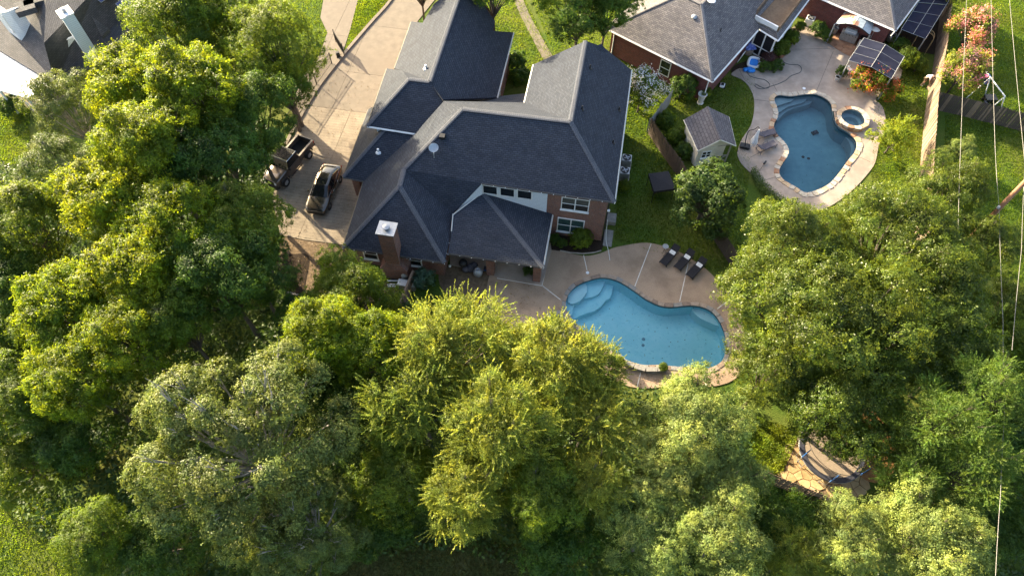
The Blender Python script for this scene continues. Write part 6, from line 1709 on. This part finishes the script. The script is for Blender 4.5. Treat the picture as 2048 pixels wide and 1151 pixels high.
# ---- shrubs
S = lambda key, x, y, z, r, lab, **k: tree(key, x, y, z, r, lab, 'shrub', 'shrub', **k)
S('bush', 1162, 476, .9, 25, 'clipped round green shrub in the dark bed by the brick wall')
S('bush_dark', 1108, 478, .5, 12, 'small dark shrub in the bed beside the patio roof')
S('bush_dark', 1125, 486, .5, 11, 'tiny dark shrub left of the clipped round one')
S('bush_blue', 846, 556, 1.0, 23, 'blue green bush beside the brick patio corner')
S('bush_dark', 1033, 125, .9, 22, 'dark bush beside the front wing of the main house')
S('bush_dark', 1043, 152, .7, 20, 'leafy bush by the front entry of the main house')
S('trumpet', 1742, 158, 1.4, 34, 'vine with orange trumpet flowers in front of the shade canopy')
S('trumpet', 1770, 172, 1.1, 28, 'orange flowering vine spilling towards the lawn')
S('bush', 1815, 115, 1.2, 24, 'green vine shrub behind the shade canopy near the garden arch')
S('bush', 1837, 128, .9, 20, 'leafy shrub under the yellow garden arch')
S('bush_dark', 1800, 90, 1.0, 18, 'dark shrub at the rear corner of the shade canopy')
S('purple', 1537, 118, .6, 18, 'purple leaved bush in the bed by the porch')
S('bush', 1560, 95, .9, 22, 'bright green shrub in the bed by the porch')
S('bush', 1582, 75, .8, 18, 'green shrub at the narrow end of the porch bed')
S('bush_dark', 1552, 132, .4, 14, 'low leafy plant at the tip of the porch bed')
S('bush_dark', 1530, 134, .4, 14, 'low green plant beside the blue inflatable')
S('bush_dark', 1636, 58, .7, 17, 'dark shrub beside the white air conditioner')
S('bush_dark', 1652, 72, .6, 14, 'dark shrub left of the rusted gazebo')
S('bush', 1601, 52, .7, 12, 'pale green shrub under the balcony eave')
S('bush_dark', 1365, 175, 1.2, 27, 'ivy clump climbing the red brick wall')
S('bush_dark', 1378, 165, 2.0, 16, 'ivy reaching up under the grey purple roof')
S('bush', 1412, 184, .9, 13, 'small shrub behind the white planter')
S('bush', 1333, 240, .8, 22, 'bright leafy shrub along the dark fence, by the shed roof')
S('bush', 1352, 270, .8, 20, 'leafy shrub between dark fence and cream shed')
S('bush_dark', 1368, 300, .7, 18, 'leafy shrub at the shed corner along the fence')
S('bush_dark', 1684, 144, .8, 12, 'small potted green plant beside the canopy post')
S('bush', 1250, 370, .6, 13, 'light green bush by the grey air conditioners')
S('bush_dark', 1056, 541, .5, 11, 'spiky plant by the right patio column')
S('bush', 1238, 722, .6, 13, 'rounded plant on the raised pool wall near the elm')
S('bush', 1327, 733, .6, 10, 'spiky plant at the end of the raised pool wall')
S('bush_dark', 20, 215, .8, 24, 'clipped dark shrub beside the western patio')
S('bush_dark', 1750, 60, .8, 10, 'tiny dark plant in the brown bed by the white disc')
S('bush_dark', 1640, 800, .8, 26, 'shaded bush under the oak by the flagstones')
S('pale', 1925, 300, 1.6, 26, 'pale shrub on the lawn beside the picket fence')
S('pale', 1880, 310, 1.6, 20, 'thin pale shrub growing at the foot of the picket fence')
S('bush', 150, 930, 1.2, 40, 'lit yellow shrub left of the live oak base')

def stuffed(name, mat, regions, seed, L, Wd, zf, kind='stuff', upright=False):
    rg = np.random.default_rng(seed); PP = []
    for poly, n in regions:
        pl = pts(poly); a = np.array([[p.x, p.y] for p in pl]); lo, hi = a.min(0), a.max(0)
        q = rg.uniform(lo, hi, (n, 2)); x, y = q[:, 0], q[:, 1]; c = np.zeros(n, bool)
        for i in range(len(a)):
            x1, y1 = a[i]; x0, y0 = a[i - 1]
            with np.errstate(divide='ignore', invalid='ignore'):
                c ^= ((y1 > y) != (y0 > y)) & (x < (x0 - x1) * (y - y1) / (y0 - y1) + x1)
        PP.append(q[c])
    q = np.vstack(PP); P = np.column_stack([q, zf(q, rg)])
    Nn = nrm(np.array([0, 0, 1.0]) + rg.normal(size=P.shape) * .6)
    ax = None
    if upright:
        Nn = rg.normal(size=P.shape) * np.array([1, 1, .3]); Nn = nrm(Nn); ax = np.tile(np.array([0, 0, 1.0]), (len(P), 1))
    o = bpy.data.objects.new(name, leaf_mesh(name, P, Nn, L, Wd, rg, mat, axis=ax)); COL.objects.link(o); o['kind'] = kind
    return o
def bumps(hmax, f):
    def zf(q, rg):
        n = (np.sin(q[:, 0] * f + 1.3) * np.cos(q[:, 1] * f * 1.13) + .6 * np.sin(q[:, 0] * f * 2.3 + q[:, 1] * f * 1.9)) / 1.6
        return np.clip((.45 + .55 * n), .03, 1) * hmax * rg.uniform(.4, 1, len(q))
    return zf
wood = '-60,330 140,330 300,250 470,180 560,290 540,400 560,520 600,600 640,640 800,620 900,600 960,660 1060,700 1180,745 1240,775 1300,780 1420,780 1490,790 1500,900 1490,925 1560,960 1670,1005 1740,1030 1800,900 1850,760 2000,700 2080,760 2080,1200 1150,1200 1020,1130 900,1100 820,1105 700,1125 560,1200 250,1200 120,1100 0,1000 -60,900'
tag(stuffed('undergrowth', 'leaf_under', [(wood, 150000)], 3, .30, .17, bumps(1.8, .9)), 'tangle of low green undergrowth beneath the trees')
tag(stuffed('hedge_foliage', 'leaf_round', [('1497,345 1508,340 1528,368 1552,392 1580,410 1570,424 1540,408 1512,380', 9000)], 5, .10, .06, lambda q, rg: rg.uniform(.05, .62, len(q))), 'clipped dark low hedge curving along the neighbouring deck')
tag(stuffed('groundcover', 'leaf_lime', [('1500,830 1600,862 1590,885 1562,950 1540,945 1500,925', 9000)], 6, .13, .06, bumps(.35, 3)), 'bright yellow green ground cover beside the flagstones')
def tufts(name, regions, seed, mat='blade'):
    """upright blades, a few to a tuft"""
    o = stuffed(name, mat, regions, seed, .14, .055, lambda q, r: r.uniform(.01, .05, len(q)), upright=True)
    return o
tufts('lawn_grass', [('900,-60 1020,-60 1110,120 1060,160 1000,190 960,100', 26000), ('1040,-60 1300,-60 1300,160 1250,250 1110,120', 30000), ('716,0 786,0 740,50 688,110', 9000), ('790,125 840,40 850,60 800,120', 1500), ('1890,230 2060,230 2060,560 1880,560', 42000), ('1900,-20 2060,-20 2060,235 1890,190', 42000), ('1750,190 1845,110 1860,340 1740,400', 30000), ('-20,215 60,215 60,330 -20,330', 8000), ('-120,900 60,960 200,1060 420,1130 480,1230 -120,1230', 42000), ('1240,170 1510,150 1500,330 1480,560 1230,480', 50000), ('540,-60 650,-50 645,0 640,36 655,66 640,110 600,160 560,190 500,100', 14000)], 8)
tag(stuffed('dry_grass', 'blade_dry', [('660,1090 760,1070 860,1065 960,1070 1060,1095 1080,1230 660,1230', 16000)], 12, .18, .05, lambda q, r: r.uniform(.02, .08, len(q)), upright=True), 'rough dry grass in the shade at the bottom edge')
tag(stuffed('fallen_leaves', 'fallen_leaf', [('560,300 620,200 690,110 760,160 700,400 690,490 560,480', 900), ('560,480 690,490 800,560 610,600', 1100), ('980,560 1100,580 1130,640 985,630', 120), ('1240,740 1470,745 1400,775 1260,775', 160), ('1510,350 1620,420 1570,400', 60), ('1600,868 1740,850 1765,905 1672,999', 500), ('1660,80 1790,130 1690,110', 120)], 13, .09, .06, lambda q, r: np.full(len(q), .10)), 'fallen leaves on the paving under the trees')
for o_, lp_ in ((p1, POOL), (p2, POOL2)):
    rg_ = np.random.default_rng(3); q_ = []
    xs_ = [v.x for v in lp_]; ys_ = [v.y for v in lp_]
    while len(q_) < 70:
        c_ = (rg_.uniform(min(xs_), max(xs_)), rg_.uniform(min(ys_), max(ys_)))
        if inside(c_, lp_): q_.append((c_[0], c_[1], -.06 if len(q_) < 24 else -1.3))
    P_ = np.array(q_); N_2 = nrm(np.array([0, 0, 1.0]) + rg_.normal(size=P_.shape) * .15)
    me_ = leaf_mesh('leaf_debris', P_ - np.array(OFF[o_]), N_2, .085, .055, rg_, 'debris')
    d_ = bpy.data.objects.new('leaf_debris', me_); COL.objects.link(d_); d_.parent = o_; d_['kind'] = 'stuff'
tag(bpy.data.objects['lawn_grass'], 'short mown grass on the lawns')
